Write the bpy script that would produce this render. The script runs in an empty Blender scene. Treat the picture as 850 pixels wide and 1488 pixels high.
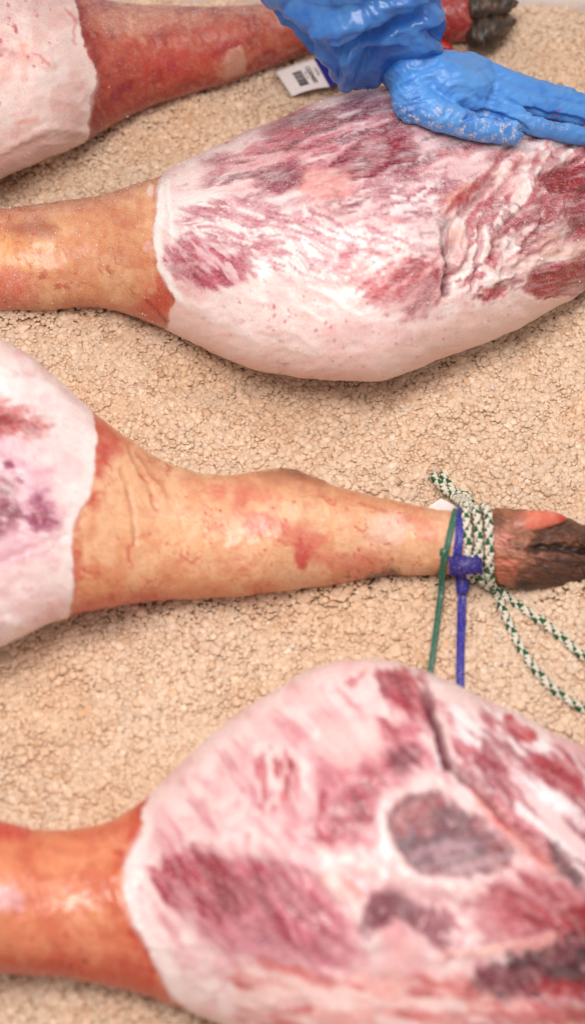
import bpy, bmesh, math, random
import numpy as np
from mathutils import Vector, Matrix

# ------------------------------------------------------------------ camera, light, exposure
SC = bpy.context.scene
COL = SC.collection
W0, H0 = 850.0, 1488.0
PITCH = math.radians(58.0)
DIST = 1.66
VFOV = math.radians(35.0)
CAM = np.array([0.0, -DIST * math.cos(PITCH), DIST * math.sin(PITCH)])
FWD = np.array([0.0, math.cos(PITCH), -math.sin(PITCH)])
UPV = np.array([0.0, math.sin(PITCH), math.cos(PITCH)])
FPX = (H0 / 2) / math.tan(VFOV / 2)

cd = bpy.data.cameras.new('camera')
cam = bpy.data.objects.new('camera', cd)
COL.objects.link(cam)
cam.location = CAM
cam.rotation_euler = (math.pi / 2 - PITCH, 0, 0)
cd.sensor_fit = 'VERTICAL'
cd.sensor_height = 36.0
cd.sensor_width = 36.0
cd.angle = VFOV
cd.lens = 18.0 / math.tan(VFOV / 2)
cd.clip_start = 0.05
cd.clip_end = 50
cd.dof.use_dof = True
cd.dof.focus_distance = 1.74
cd.dof.aperture_fstop = 2.3
SC.camera = cam

wd = bpy.data.worlds.new('World')
SC.world = wd
wd.use_nodes = True
wd.node_tree.nodes['Background'].inputs[0].default_value = (1.0, 0.885, 0.835, 1)
wd.node_tree.nodes['Background'].inputs[1].default_value = 0.52


def area_lamp(name, loc, target, size, watts, color):
    ld = bpy.data.lights.new(name, 'AREA')
    ld.shape = 'SQUARE'
    ld.size = size
    ld.energy = watts
    ld.color = color
    o = bpy.data.objects.new(name, ld)
    COL.objects.link(o)
    o.location = loc
    d = Vector(target) - Vector(loc)
    o.rotation_euler = d.to_track_quat('-Z', 'Y').to_euler()
    return o


area_lamp('ceiling_lamp', (-0.22, -0.30, 1.75), (-0.02, -0.04, 0), 0.8, 28.0, (1.0, 0.895, 0.835))
area_lamp('ceiling_lamp', (0.75, 0.55, 1.9), (0.05, 0.05, 0), 0.7, 9.0, (1.0, 0.92, 0.87))

SC.view_settings.view_transform = 'Standard'
SC.view_settings.look = 'None'
SC.view_settings.exposure = 0.0
SC.view_settings.gamma = 1.0
SC.view_settings.use_curve_mapping = False
SC.render.engine = 'CYCLES'
SC.cycles.use_denoising = True
SC.cycles.max_bounces = 6
SC.cycles.diffuse_bounces = 3
SC.cycles.glossy_bounces = 2
SC.cycles.transmission_bounces = 4
SC.cycles.transparent_max_bounces = 6

random.seed(4)
RNG = np.random.default_rng(11)


# ------------------------------------------------------------------ small maths helpers
def rays(px, py):
    px = np.asarray(px, float)
    py = np.asarray(py, float)
    cx = (px - W0 / 2) / FPX
    cy = (H0 / 2 - py) / FPX
    d = FWD + cx[..., None] * np.array([1.0, 0, 0]) + cy[..., None] * UPV
    return d / np.linalg.norm(d, axis=-1, keepdims=True)


def project(P):
    v = P - CAM
    z = v @ FWD
    return W0 / 2 + FPX * v[..., 0] / z, H0 / 2 - FPX * (v @ UPV) / z


def at_z(px, py, z):
    d = rays(px, py)
    return CAM + d * ((z - CAM[2]) / d[..., 2:3])


def _hash(i, j, s):
    h = (i * 374761393 + j * 668265263 + s * 1442695041) & 0xffffffff
    h = ((h ^ (h >> 13)) * 1274126177) & 0xffffffff
    h = ((h ^ (h >> 16)) * 2246822519) & 0xffffffff
    return ((h ^ (h >> 15)) & 0xffffff) / float(0xffffff)


def vn(x, y, s=0):
    x = np.asarray(x, float)
    y = np.asarray(y, float)
    i = np.floor(x).astype(np.int64)
    j = np.floor(y).astype(np.int64)
    fx = x - i
    fy = y - j
    fx = fx * fx * fx * (fx * (fx * 6 - 15) + 10)
    fy = fy * fy * fy * (fy * (fy * 6 - 15) + 10)
    a = _hash(i, j, s)
    b = _hash(i + 1, j, s)
    c = _hash(i, j + 1, s)
    d = _hash(i + 1, j + 1, s)
    return (a + (b - a) * fx) * (1 - fy) + (c + (d - c) * fx) * fy


def fbm(x, y, s=0, o=4):
    t = 0.0
    a = 0.5
    n = 0.0
    for k in range(o):
        t = t + a * vn(x * 2 ** k + 17.3 * k, y * 2 ** k - 9.1 * k, s + 31 * k)
        n += a
        a *= 0.5
    return t / n


def sstep(a, b, x):
    t = np.clip((x - a) / (b - a), 0, 1)
    return t * t * (3 - 2 * t)


def lin(c):
    c = np.asarray(c, float) / 255.0
    return np.where(c <= 0.04045, c / 12.92, ((c + 0.055) / 1.055) ** 2.4)


TINT = np.array([1.0, 0.945, 0.915])


def alb(c):
    return np.clip(lin(c) * 0.84 / TINT, 0.002, 0.86)


def chaikin(p, closed=True, n=2):
    p = np.asarray(p, float)
    for _ in range(n):
        if closed:
            q = np.roll(p, -1, 0)
            p = np.stack([0.75 * p + 0.25 * q, 0.25 * p + 0.75 * q], 1).reshape(-1, p.shape[1])
        else:
            a, b = p[:-1], p[1:]
            m = np.stack([0.75 * a + 0.25 * b, 0.25 * a + 0.75 * b], 1).reshape(-1, p.shape[1])
            p = np.vstack([p[:1], m, p[-1:]])
    return p


def seg_dist(X, Y, p, closed):
    d = np.full(X.shape, 1e9)
    n = len(p)
    for i in range(n if closed else n - 1):
        a = p[i]
        b = p[(i + 1) % n]
        e = b - a
        t = np.clip(((X - a[0]) * e[0] + (Y - a[1]) * e[1]) / (e @ e + 1e-9), 0, 1)
        d = np.minimum(d, (X - a[0] - t * e[0]) ** 2 + (Y - a[1] - t * e[1]) ** 2)
    return np.sqrt(d)


def inside(X, Y, p):
    r = np.zeros(X.shape, bool)
    n = len(p)
    for i in range(n):
        a = p[i]
        b = p[(i + 1) % n]
        if a[1] == b[1]:
            continue
        c = ((a[1] > Y) != (b[1] > Y)) & (X < (b[0] - a[0]) * (Y - a[1]) / (b[1] - a[1]) + a[0])
        r ^= c
    return r


def hermite(xs, ys, x):
    xs = np.asarray(xs, float)
    ys = np.asarray(ys, float)
    m = np.gradient(ys, xs)
    i = np.clip(np.searchsorted(xs, x) - 1, 0, len(xs) - 2)
    h = xs[i + 1] - xs[i]
    t = (x - xs[i]) / h
    t2 = t * t
    t3 = t2 * t
    return ((2 * t3 - 3 * t2 + 1) * ys[i] + (t3 - 2 * t2 + t) * h * m[i]
            + (-2 * t3 + 3 * t2) * ys[i + 1] + (t3 - t2) * h * m[i + 1])


# ------------------------------------------------------------------ object helpers
def tag(o, label=None, cat=None, group=None, kind=None):
    if label:
        o['label'] = label
    if cat:
        o['category'] = cat
    if group:
        o['group'] = group
    if kind:
        o['kind'] = kind
    return o


def empty(name, loc):
    o = bpy.data.objects.new(name, None)
    o.empty_display_size = 0.05
    COL.objects.link(o)
    o.location = loc
    return o


def mesh_obj(name, V, F, mat, parent=None, smooth=True, attrs=None, normals=None):
    """V (n,3) in world space; F (m,k) faces of one size, or a list of faces."""
    org = np.zeros(3)
    p = parent
    while p is not None:
        org = org + np.array(p.location)
        p = p.parent
    me = bpy.data.meshes.new(name)
    V = np.asarray(V, float) - org
    if isinstance(F, np.ndarray):
        k = F.shape[1]
        m = len(F)
        me.vertices.add(len(V))
        me.vertices.foreach_set('co', V.astype(np.float32).ravel())
        me.loops.add(m * k)
        me.loops.foreach_set('vertex_index', F.astype(np.int32).ravel())
        me.polygons.add(m)
        me.polygons.foreach_set('loop_start', np.arange(0, m * k, k, dtype=np.int32))
        me.update(calc_edges=True)
    else:
        me.from_pydata(V.tolist(), [], [list(f) for f in F])
    me.polygons.foreach_set('use_smooth', np.full(len(me.polygons), smooth, bool))
    if attrs:
        for an, av in attrs.items():
            av = np.asarray(av)
            if av.ndim == 2:
                a = me.color_attributes.new(an, 'FLOAT_COLOR', 'POINT')
                c = np.ones((len(av), 4), np.float32)
                c[:, :3] = av
                a.data.foreach_set('color', c.ravel())
            else:
                a = me.attributes.new(an, 'FLOAT', 'POINT')
                a.data.foreach_set('value', av.astype(np.float32))
    me.validate()
    if normals is not None:
        me.normals_split_custom_set_from_vertices([tuple(x) for x in normals])
    me.materials.append(mat)
    o = bpy.data.objects.new(name, me)
    COL.objects.link(o)
    if parent is not None:
        o.parent = parent
    return o


def grid_faces(nu, nv, closed_v=True):
    i = np.arange(nu - 1)[:, None]
    j = np.arange(nv if closed_v else nv - 1)[None, :]
    j2 = (j + 1) % nv
    f = np.stack([i * nv + j, i * nv + j2, (i + 1) * nv + j2, (i + 1) * nv + j], -1)
    return f.reshape(-1, 4)


def grid_normals(P, closed_v=True):
    du = np.gradient(P, axis=0)
    if closed_v:
        dv = np.roll(P, -1, 1) - np.roll(P, 1, 1)
    else:
        dv = np.gradient(P, axis=1)
    n = np.cross(dv, du)
    return n / (np.linalg.norm(n, axis=-1, keepdims=True) + 1e-12)


# ------------------------------------------------------------------ materials
class NT:
    def __init__(s, name):
        s.m = bpy.data.materials.new(name)
        s.m.use_nodes = True
        s.t = s.m.node_tree
        s.t.nodes.clear()
        s.out = s.n('ShaderNodeOutputMaterial')

    def n(s, typ, **kw):
        nd = s.t.nodes.new(typ)
        for k, v in kw.items():
            setattr(nd, k, v)
        return nd

    def l(s, a, b):
        s.t.links.new(a, b)

    def coord(s, scale=1.0):
        tc = s.n('ShaderNodeTexCoord')
        return tc.outputs['Object']

    def noise(s, scale, detail=3, rough=0.55, vec=None):
        nd = s.n('ShaderNodeTexNoise')
        nd.inputs['Scale'].default_value = scale
        nd.inputs['Detail'].default_value = detail
        nd.inputs['Roughness'].default_value = rough
        if vec is not None:
            s.l(vec, nd.inputs['Vector'])
        return nd.outputs['Fac']

    def ramp(s, fac, a, b, lo=0.0, hi=1.0):
        nd = s.n('ShaderNodeMapRange')
        nd.inputs['From Min'].default_value = a
        nd.inputs['From Max'].default_value = b
        nd.inputs['To Min'].default_value = lo
        nd.inputs['To Max'].default_value = hi
        s.l(fac, nd.inputs['Value'])
        return nd.outputs['Result']

    def mul(s, a, b, op='MULTIPLY'):
        nd = s.n('ShaderNodeMath', operation=op)
        for i, x in enumerate((a, b)):
            if isinstance(x, (int, float)):
                nd.inputs[i].default_value = x
            else:
                s.l(x, nd.inputs[i])
        return nd.outputs[0]

    def mix(s, fac, a, b, blend='MIX'):
        nd = s.n('ShaderNodeMix', data_type='RGBA', blend_type=blend)
        for i, x in ((0, fac), (6, a), (7, b)):
            if isinstance(x, (int, float)):
                nd.inputs[i].default_value = x
            elif isinstance(x, (tuple, list, np.ndarray)):
                nd.inputs[i].default_value = (float(x[0]), float(x[1]), float(x[2]), 1)
            else:
                s.l(x, nd.inputs[i])
        return nd.outputs[2]

    def bump(s, h, strength, dist):
        nd = s.n('ShaderNodeBump')
        nd.inputs['Strength'].default_value = strength
        nd.inputs['Distance'].default_value = dist
        s.l(h, nd.inputs['Height'])
        return nd.outputs[0]

    def principled(s, base=None, rough=0.5, spec=0.5, sss=0.0, sssr=(1, .4, .25), ssss=0.005, normal=None, **kw):
        p = s.n('ShaderNodeBsdfPrincipled')
        if base is not None:
            if isinstance(base, (tuple, list, np.ndarray)):
                p.inputs['Base Color'].default_value = (float(base[0]), float(base[1]), float(base[2]), 1)
            else:
                s.l(base, p.inputs['Base Color'])
        if isinstance(rough, (int, float)):
            p.inputs['Roughness'].default_value = rough
        else:
            s.l(rough, p.inputs['Roughness'])
        p.inputs['Specular IOR Level'].default_value = spec
        p.inputs['Subsurface Weight'].default_value = sss
        p.inputs['Subsurface Radius'].default_value = sssr
        p.inputs['Subsurface Scale'].default_value = ssss
        for k, v in kw.items():
            p.inputs[k.replace('_', ' ')].default_value = v
        if normal is not None:
            s.l(normal, p.inputs['Normal'])
        s.l(p.outputs[0], s.out.inputs['Surface'])
        return p


def mat_flesh():
    t = NT('flesh')
    co = t.coord()
    a = t.n('ShaderNodeAttribute', attribute_name='paint')
    du = t.n('ShaderNodeAttribute', attribute_name='dust')
    we = t.n('ShaderNodeAttribute', attribute_name='wet')
    fine = t.noise(420, 4, 0.6, co)
    v1 = t.ramp(fine, 0.3, 0.7, 0.91, 1.07)
    g = t.n('ShaderNodeCombineColor')
    for i in range(3):
        t.l(v1, g.inputs[i])
    c = t.mix(1.0, a.outputs['Color'], g.outputs[0], 'MULTIPLY')
    le = t.n('ShaderNodeAttribute', attribute_name='lean')
    mp = t.n('ShaderNodeMapping')
    mp.inputs['Scale'].default_value = (0.22, 1.0, 1.0)
    mp.inputs['Rotation'].default_value = (0, 0, 0.2)
    t.l(co, mp.inputs['Vector'])
    gr = t.noise(520, 3, 0.65, mp.outputs[0])
    gm = t.mul(t.ramp(gr, 0.52, 0.66), t.mul(le.outputs['Fac'], 0.32))
    c = t.mix(gm, c, (0.70, 0.50, 0.48))
    gd = t.mul(t.ramp(gr, 0.48, 0.34), t.mul(le.outputs['Fac'], 0.6))
    c = t.mix(gd, c, (0.16, 0.02, 0.035))
    # salt dust: fine white crystals scattered over the surface
    sp = t.noise(950, 2, 0.6, co)
    sp2 = t.noise(110, 3, 0.6, co)
    spm = t.mul(t.ramp(sp, 0.52, 0.62), t.ramp(sp2, 0.35, 0.62))
    spf = t.mul(spm, du.outputs['Fac'])
    c = t.mix(spf, c, (0.84, 0.76, 0.73))
    r = t.mul(t.ramp(fine, 0.3, 0.7, -0.08, 0.08), t.ramp(we.outputs['Fac'], 0, 1, 0.60, 0.20), 'ADD')
    h = t.mul(t.mul(fine, 0.6), t.mul(spf, 0.7), 'ADD')
    h = t.mul(h, t.mul(t.noise(170, 3, 0.6, co), 0.6), 'ADD')
    nb = t.bump(h, 0.30, 0.0011)
    t.principled(c, r, 0.55, 0.28, (1.0, 0.35, 0.25), 0.006, nb)
    return t.m


def mat_plain(name, c, rough=0.5, spec=0.5, nscale=300, namp=0.1, bump=0.2, bdist=0.0008, sss=0.0, ssss=0.003, **kw):
    t = NT(name)
    co = t.coord()
    f = t.noise(nscale, 4, 0.6, co)
    k = t.ramp(f, 0.3, 0.7, 1 - namp, 1 + namp)
    g = t.n('ShaderNodeCombineColor')
    for i in range(3):
        t.l(k, g.inputs[i])
    b = t.mix(1.0, tuple(c), g.outputs[0], 'MULTIPLY')
    t.principled(b, rough, spec, sss, (1, .7, .5), ssss, t.bump(f, bump, bdist), **kw)
    return t.m


def mat_salt(name):
    t = NT(name)
    co = t.coord()
    a = t.n('ShaderNodeAttribute', attribute_name='paint')
    f = t.noise(700, 3, 0.6, co)
    k = t.ramp(f, 0.3, 0.7, 0.93, 1.05)
    g = t.n('ShaderNodeCombineColor')
    for i in range(3):
        t.l(k, g.inputs[i])
    b = t.mix(1.0, a.outputs['Color'], g.outputs[0], 'MULTIPLY')
    t.principled(b, 0.45, 0.4, 0.30, (1.0, 0.92, 0.82), 0.0025, t.bump(f, 0.25, 0.0008))
    return t.m


FLESH = mat_flesh()
SALT = mat_salt('salt')
BLACK = mat_plain('black_ink', (0.03, 0.028, 0.03), 0.6)

# ------------------------------------------------------------------ the salt bed
FAR_L = at_z(np.array([0.0]), np.array([-4.0]), 0.0)[0]
FAR_R = at_z(np.array([850.0]), np.array([13.0]), 0.0)[0]


def far_y(x):
    t = (x - FAR_L[0]) / (FAR_R[0] - FAR_L[0])
    return FAR_L[1] + (FAR_R[1] - FAR_L[1]) * t


def salt_h(x, y):
    h = (fbm(x * 7.0, y * 7.0, 5, 3) - 0.5) * 0.030
    h = h + (fbm(x * 24.0, y * 24.0, 8, 3) - 0.5) * 0.016
    return h


# ------------------------------------------------------------------ swept bodies (hams, hooves)
def frame_of(px, yt, yb, k, sink, zc=None):
    ym = (yt + yb) / 2
    dm = rays(px, ym)
    hd = dm.copy()
    hd[:, 2] = 0
    hl = np.linalg.norm(hd, axis=1, keepdims=True)
    hd /= hl

    def dep(y):
        d = rays(px, y)
        return np.arctan2(-d[:, 2], (d * hd).sum(1))
    tt, tb = dep(yt), dep(yb)
    tm = (tt + tb) / 2
    zcv = np.full(px.shape, 0.04) if zc is None else np.zeros(px.shape) + zc
    for _ in range(12):
        dist = (CAM[2] - zcv) / np.sin(tm)
        ext = dist * np.sin((tb - tt) / 2)
        a = ext / np.sqrt(np.sin(tm) ** 2 + (k * np.cos(tm)) ** 2)
        b = k * a
        if zc is None:
            zcv = b - sink
    R = (CAM[2] - zcv) / np.tan(tm)
    C = np.array([CAM[0], CAM[1], 0.0]) + hd * R[:, None]
    C[:, 2] = zcv
    return C, hd, a, b, tm


class Body:
    """A swept form: stations are (px, top, bottom, height ratio, sink)."""

    def __init__(s, st, px, nv=48, capl=40, capr=40, zc=None, dense=0.76, fit=False):
        st = np.asarray(st, float)
        s.px = np.asarray(px, float)
        cols = [hermite(st[:, 0], st[:, i], s.px) for i in range(1, st.shape[1])]
        yt, yb, k, sink = cols[:4]
        zcv = None
        if zc is not None:
            zcv = zc if np.isscalar(zc) else hermite(st[:, 0], np.asarray(zc, float), s.px)
        s.C, s.hd, s.a, s.b, s.tm = frame_of(s.px, yt, yb, k, sink, zcv)
        if fit:
            # the sections lean a little away from the columns: correct the outline
            th = np.linspace(0, 2 * math.pi, 120, endpoint=False)
            ty, by = yt.copy(), yb.copy()
            grid = np.arange(s.px[0], s.px[-1], 4.0)
            for _ in range(6):
                Q = (s.C[:, None, :] + s.hd[:, None, :] * s.a[:, None, None] * np.cos(th)[None, :, None]
                     + np.array([0, 0, 1.0]) * s.b[:, None, None] * np.sin(th)[None, :, None])
                qx, qy = project(Q)
                gi = np.round((qx - grid[0]) / 4.0).astype(int).ravel()
                ok = (gi >= 0) & (gi < len(grid))
                lo = np.full(len(grid), 1e9)
                hi = np.full(len(grid), -1e9)
                np.minimum.at(lo, gi[ok], qy.ravel()[ok])
                np.maximum.at(hi, gi[ok], qy.ravel()[ok])
                et = np.where(lo < 1e8, np.interp(grid, s.px, yt) - lo, 0)
                eb = np.where(hi > -1e8, np.interp(grid, s.px, yb) - hi, 0)
                ker = np.ones(13) / 13
                et = np.convolve(np.pad(et, 6, 'edge'), ker, 'valid')
                eb = np.convolve(np.pad(eb, 6, 'edge'), ker, 'valid')
                ar = np.arange(len(s.px))
                xt, xb = qx[ar, qy.argmin(1)], qx[ar, qy.argmax(1)]
                ty += 0.7 * np.clip(np.interp(xt, grid, et), -30, 30)
                by += 0.7 * np.clip(np.interp(xb, grid, eb), -30, 30)
                # keep the correction smooth along the leg
                reg = np.arange(s.px[0], s.px[-1] + 2, 2.0)
                kr = np.hanning(27)
                kr /= kr.sum()
                for arr, ref in ((ty, yt), (by, yb)):
                    cv = np.convolve(np.pad(np.interp(reg, s.px, arr - ref), 13, 'edge'), kr, 'valid')
                    arr[:] = ref + np.interp(s.px, reg, cv)
                s.C, s.hd, s.a, s.b, s.tm = frame_of(s.px, ty, by, k, sink, zcv)
        cap = np.ones(len(s.px))
        dl = np.clip((s.px - s.px[0]) / capl, 0, 1)
        dr = np.clip((s.px[-1] - s.px) / capr, 0, 1)
        cap *= np.sqrt(np.maximum(1 - (1 - dl) ** 2, 1e-5)) * np.sqrt(np.maximum(1 - (1 - dr) ** 2, 1e-5))
        s.cap = cap
        nd = int(nv * dense)
        w = math.radians(205)
        s.off = np.concatenate([np.linspace(-w / 2, w / 2, nd, endpoint=False),
                                np.linspace(w / 2, 2 * math.pi - w / 2, nv - nd, endpoint=False)])
        s.nv = nv
        s.nu = len(s.px)
        s.P = s.surf_grid()
        s.N = grid_normals(s.P)
        ctr = s.C[:, None, :]
        if ((s.P - ctr) * s.N).sum() < 0:
            s.N = -s.N
            s.flip = True
        else:
            s.flip = False
        s.X, s.Y = project(s.P)
        v = CAM - s.P
        v /= np.linalg.norm(v, axis=-1, keepdims=True)
        s.face = (v * s.N).sum(-1)

    def surf_grid(s):
        phi = (math.pi - s.tm)[:, None] + s.off[None, :]
        a = (s.a * s.cap)[:, None, None]
        b = (s.b * s.cap)[:, None, None]
        return (s.C[:, None, :] + s.hd[:, None, :] * a * np.cos(phi)[..., None]
                + np.array([0, 0, 1.0]) * b * np.sin(phi)[..., None])

    def point(s, px, off, out=0.0):
        """Point on the surface at column px, angle off (0 faces the viewer side), lifted by out."""
        px = np.asarray(px, float)
        off = np.asarray(off, float)
        C = np.stack([np.interp(px, s.px, s.C[:, i]) for i in range(3)], -1)
        hd = np.stack([np.interp(px, s.px, s.hd[:, i]) for i in range(3)], -1)
        a = np.interp(px, s.px, s.a * s.cap)
        b = np.interp(px, s.px, s.b * s.cap)
        phi = math.pi - np.interp(px, s.px, s.tm) + off
        n = hd * (np.cos(phi) / a)[..., None] + np.array([0, 0, 1.0]) * (np.sin(phi) / b)[..., None]
        n /= np.linalg.norm(n, axis=-1, keepdims=True)
        p = C + hd * (a * np.cos(phi))[..., None] + np.array([0, 0, 1.0]) * (b * np.sin(phi))[..., None]
        return p + n * out, n

    def faces(s):
        f = grid_faces(s.nu, s.nv)
        return f[:, ::-1] if s.flip else f

    def finish(s, disp):
        s.Pd = s.P + s.N * disp.reshape(s.nu, s.nv)[..., None]
        s.Nd = grid_normals(s.Pd)
        if s.flip:
            s.Nd = -s.Nd


class Paint:
    """Colour, relief, salt dust and wetness laid on the skin of a swept body."""

    def __init__(s, X, Y, base):
        s.X = X.ravel()
        s.Y = Y.ravel()
        n = len(s.X)
        s.col = np.tile(alb(base), (n, 1))
        s.disp = np.zeros(n)
        s.dust = np.zeros(n)
        s.wet = np.full(n, 0.74)
        s.seed = 100
        s.warp = 0.0
        s.lean = np.zeros(n)
        s.fib = {}
        s.WX = ((fbm(s.X / 48, s.Y / 48, 501, 2) - 0.5) * 20 + (fbm(s.X / 15, s.Y / 15, 502, 2) - 0.5) * 6
                + (fbm(s.X / 6, s.Y / 6, 503, 2) - 0.5) * 4)
        s.WY = ((fbm(s.X / 48, s.Y / 48, 511, 2) - 0.5) * 20 + (fbm(s.X / 15, s.Y / 15, 512, 2) - 0.5) * 6
                + (fbm(s.X / 6, s.Y / 6, 513, 2) - 0.5) * 4)

    defang = -14

    def fibres(s, ln=30.0, wd=4.4, amp=1.0):
        """Muscle grain on every lean area, along that area's own direction."""
        for key, m in s.fib.items():
            a = math.radians(key)
            w = m * s.lean
            bend = (fbm(s.X / 70, s.Y / 70, 640 + key, 2) - 0.5) * 18
            u = s.X * math.cos(a) + s.Y * math.sin(a)
            v = -s.X * math.sin(a) + s.Y * math.cos(a) + bend
            n = fbm(u / ln, v / wd, 650 + key, 2)
            n2 = fbm(u / (ln * 1.3), v / (wd * 1.2), 690 + key, 2)
            s.col *= (1 + (n - 0.5) * 1.1 * w * amp)[:, None] ** np.array([0.8, 1.3, 1.2])
            h = (sstep(.62, .76, n2) * w * 0.42 * amp)[:, None]
            s.col = s.col * (1 - h) + alb((246, 214, 212)) * h
            s.disp += (n - 0.5) * 0.0009 * w * amp
            s.wet = s.wet + w * 0.15
        s.col = s.col * (1 - s.lean[:, None] * np.array([0.08, 0.34, 0.28]))
        s.col = np.clip(s.col, 0.002, 0.86)

    def rub(s, ang, k=1.0):
        """Broken streaks of rubbed-in salt, capillaries and flecks over trimmed flesh."""
        s.mottle((252, 238, 235), 10, 0.52, 0.76, 0.30 * k, stretch=(5.5, 1), ang=ang)
        s.mottle((222, 140, 144), 5, 0.60, 0.78, 0.24 * k, stretch=(5, 1), ang=ang + 5)
        s.mottle((252, 240, 237), 44, 0.50, 0.74, 0.30 * k, stretch=(1.6, 1), ang=ang)
        s.mottle((176, 62, 80), 5, 0.72, 0.82, 0.4 * k, stretch=(2.2, 1), ang=ang)

    def edge_blood(s, sb, sk, col, w, op):
        """Blood soaked into the skin just behind the knife edge."""
        s.seed += 13
        p = chaikin(sb, True, 1)
        d = seg_dist(s.X, s.Y, p, True)
        g = sstep(.36, .62, fbm(s.X / 26, s.Y / 26, s.seed, 3))
        m = (1 - sstep(w * .15, w, d + (fbm(s.X / 7, s.Y / 7, s.seed + 1, 3) - .5) * w * .8)) * sk * g
        s._apply(slice(None), m, col, op, 0, None, 0.7)

    def _apply(s, idx, m, col, op, disp, dust, wet):
        if col is not None:
            w = (m * op)[:, None]
            s.col[idx] = s.col[idx] * (1 - w) + alb(col) * w
        if disp:
            s.disp[idx] += m * disp
        if dust is not None:
            s.dust[idx] = s.dust[idx] * (1 - m) + dust * m
        if wet is not None:
            s.wet[idx] = s.wet[idx] * (1 - m) + wet * m

    def _streak(s, x, y, st):
        ang, ln, wd, lo, hi = st
        c, q = math.cos(math.radians(ang)), math.sin(math.radians(ang))
        wx = (fbm(x / 110, y / 110, s.seed + 3, 2) - 0.5) * 26
        u = (x * c + y * q)
        v = (-x * q + y * c) + wx
        n = fbm(u / ln, v / wd, s.seed + 7, 3)
        return sstep(lo, hi, n)

    def poly(s, pts, col, soft=5, rag=8, rs=20, op=1.0, streak=None, disp=0, dust=None, wet=None, smooth=2, within=None):
        s.seed += 13
        p = chaikin(pts, True, smooth)
        mg = soft * 1.5 + rag * 1.6 + 2 + 24 * s.warp
        idx = np.nonzero((s.X > p[:, 0].min() - mg) & (s.X < p[:, 0].max() + mg)
                         & (s.Y > p[:, 1].min() - mg) & (s.Y < p[:, 1].max() + mg))[0]
        if len(idx) == 0:
            return None
        x, y = s.X[idx] + s.warp * s.WX[idx], s.Y[idx] + s.warp * s.WY[idx]
        if s.warp > 0.7:
            soft = soft * 1.2
            rag = rag * 1.0
        d = seg_dist(x, y, p, True) * np.where(inside(x, y, p), 1, -1)
        if rag and s.warp > 0.65:
            ea = math.radians(streak[0] if streak is not None else s.defang)
            eu = (x * math.cos(ea) + y * math.sin(ea)) / (rs * 1.9)
            ev = (-x * math.sin(ea) + y * math.cos(ea)) / (rs * 0.42)
            d = d + (fbm(eu, ev, s.seed, 4) - 0.5) * 3.6 * rag
        elif rag:
            d = d + (fbm(x / rs, y / rs, s.seed, 4) - 0.5) * 2.6 * rag
        m = sstep(-soft, soft, d)
        if streak is not None:
            m = m * s._streak(s.X[idx], s.Y[idx], streak)
        if within is not None:
            m = m * within[idx]
        if s.warp > 0.7:
            ga = math.radians(streak[0] if streak is not None else -14)
            gu = (s.X[idx] * math.cos(ga) + s.Y[idx] * math.sin(ga)) / 15
            gv = (-s.X[idx] * math.sin(ga) + s.Y[idx] * math.cos(ga)) / 4.5
            m = m * (1 - 0.28 * sstep(.50, .70, fbm(gu, gv, s.seed + 2, 3)))
        if col is not None and s.warp > 0.65:
            mo = m * op
            islean = col[0] - col[1] > 48 and col[0] < 216
            s.lean[idx] = s.lean[idx] * (1 - mo) + (mo if islean else 0)
            if islean:
                key = int(round((streak[0] if streak is not None else s.defang) / 15.0)) * 15
                if key not in s.fib:
                    s.fib[key] = np.zeros(len(s.X))
                s.fib[key][idx] = np.maximum(s.fib[key][idx], mo)
        s._apply(idx, m, col, op, disp, dust, wet)
        full = np.zeros(len(s.X))
        full[idx] = m
        return full

    def line(s, pts, w, col, soft=3, rag=3, rs=14, op=1.0, disp=0, dust=None, wet=None, taper=True, streak=None):
        s.seed += 13
        p = chaikin(pts, False, 2)
        mg = w + soft + rag + 2 + 14 * s.warp
        idx = np.nonzero((s.X > p[:, 0].min() - mg) & (s.X < p[:, 0].max() + mg)
                         & (s.Y > p[:, 1].min() - mg) & (s.Y < p[:, 1].max() + mg))[0]
        if len(idx) == 0:
            return
        x, y = s.X[idx] + 0.5 * s.warp * s.WX[idx], s.Y[idx] + 0.5 * s.warp * s.WY[idx]
        wx = (fbm(x / rs, y / rs, s.seed, 3) - 0.5) * 2 * rag
        wy = (fbm(x / rs, y / rs, s.seed + 5, 3) - 0.5) * 2 * rag
        d = seg_dist(x + wx, y + wy, p, False)
        m = 1 - sstep(max(w - soft, 0) * 0.5, w * 0.5 + soft, d)
        if streak is not None:
            m = m * s._streak(x, y, streak)
        s._apply(idx, m, col, op, disp, dust, wet)

    def mottle(s, col, scale, lo, hi, op, within=None, stretch=(1, 1), ang=0, dust=None, o=4):
        s.seed += 13
        c, q = math.cos(math.radians(ang)), math.sin(math.radians(ang))
        u = s.X * c + s.Y * q
        v = -s.X * q + s.Y * c
        n = fbm(u / (scale * stretch[0]), v / (scale * stretch[1]), s.seed, o)
        m = sstep(lo, hi, n)
        if within is not None:
            m = m * within
        s._apply(slice(None), m, col, op, 0, dust, None)

    def veins(s, col, scale, width, op, within=None, ang=0, stretch=2.0):
        s.seed += 13
        c, q = math.cos(math.radians(ang)), math.sin(math.radians(ang))
        u = (s.X * c + s.Y * q) / stretch
        v = -s.X * q + s.Y * c
        wx = (fbm(s.X / 22, s.Y / 22, s.seed + 9, 3) - 0.5) * 18
        n = np.abs(fbm((u + wx) / scale, (v + wx) / scale, s.seed, 2) - 0.5)
        gate = sstep(0.48, 0.62, fbm(s.X / 45, s.Y / 45, s.seed + 4, 3))
        m = (1 - sstep(width * 0.3, width, n)) * gate
        if within is not None:
            m = m * within
        s._apply(slice(None), m, col, op, 0, None, None)

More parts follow.
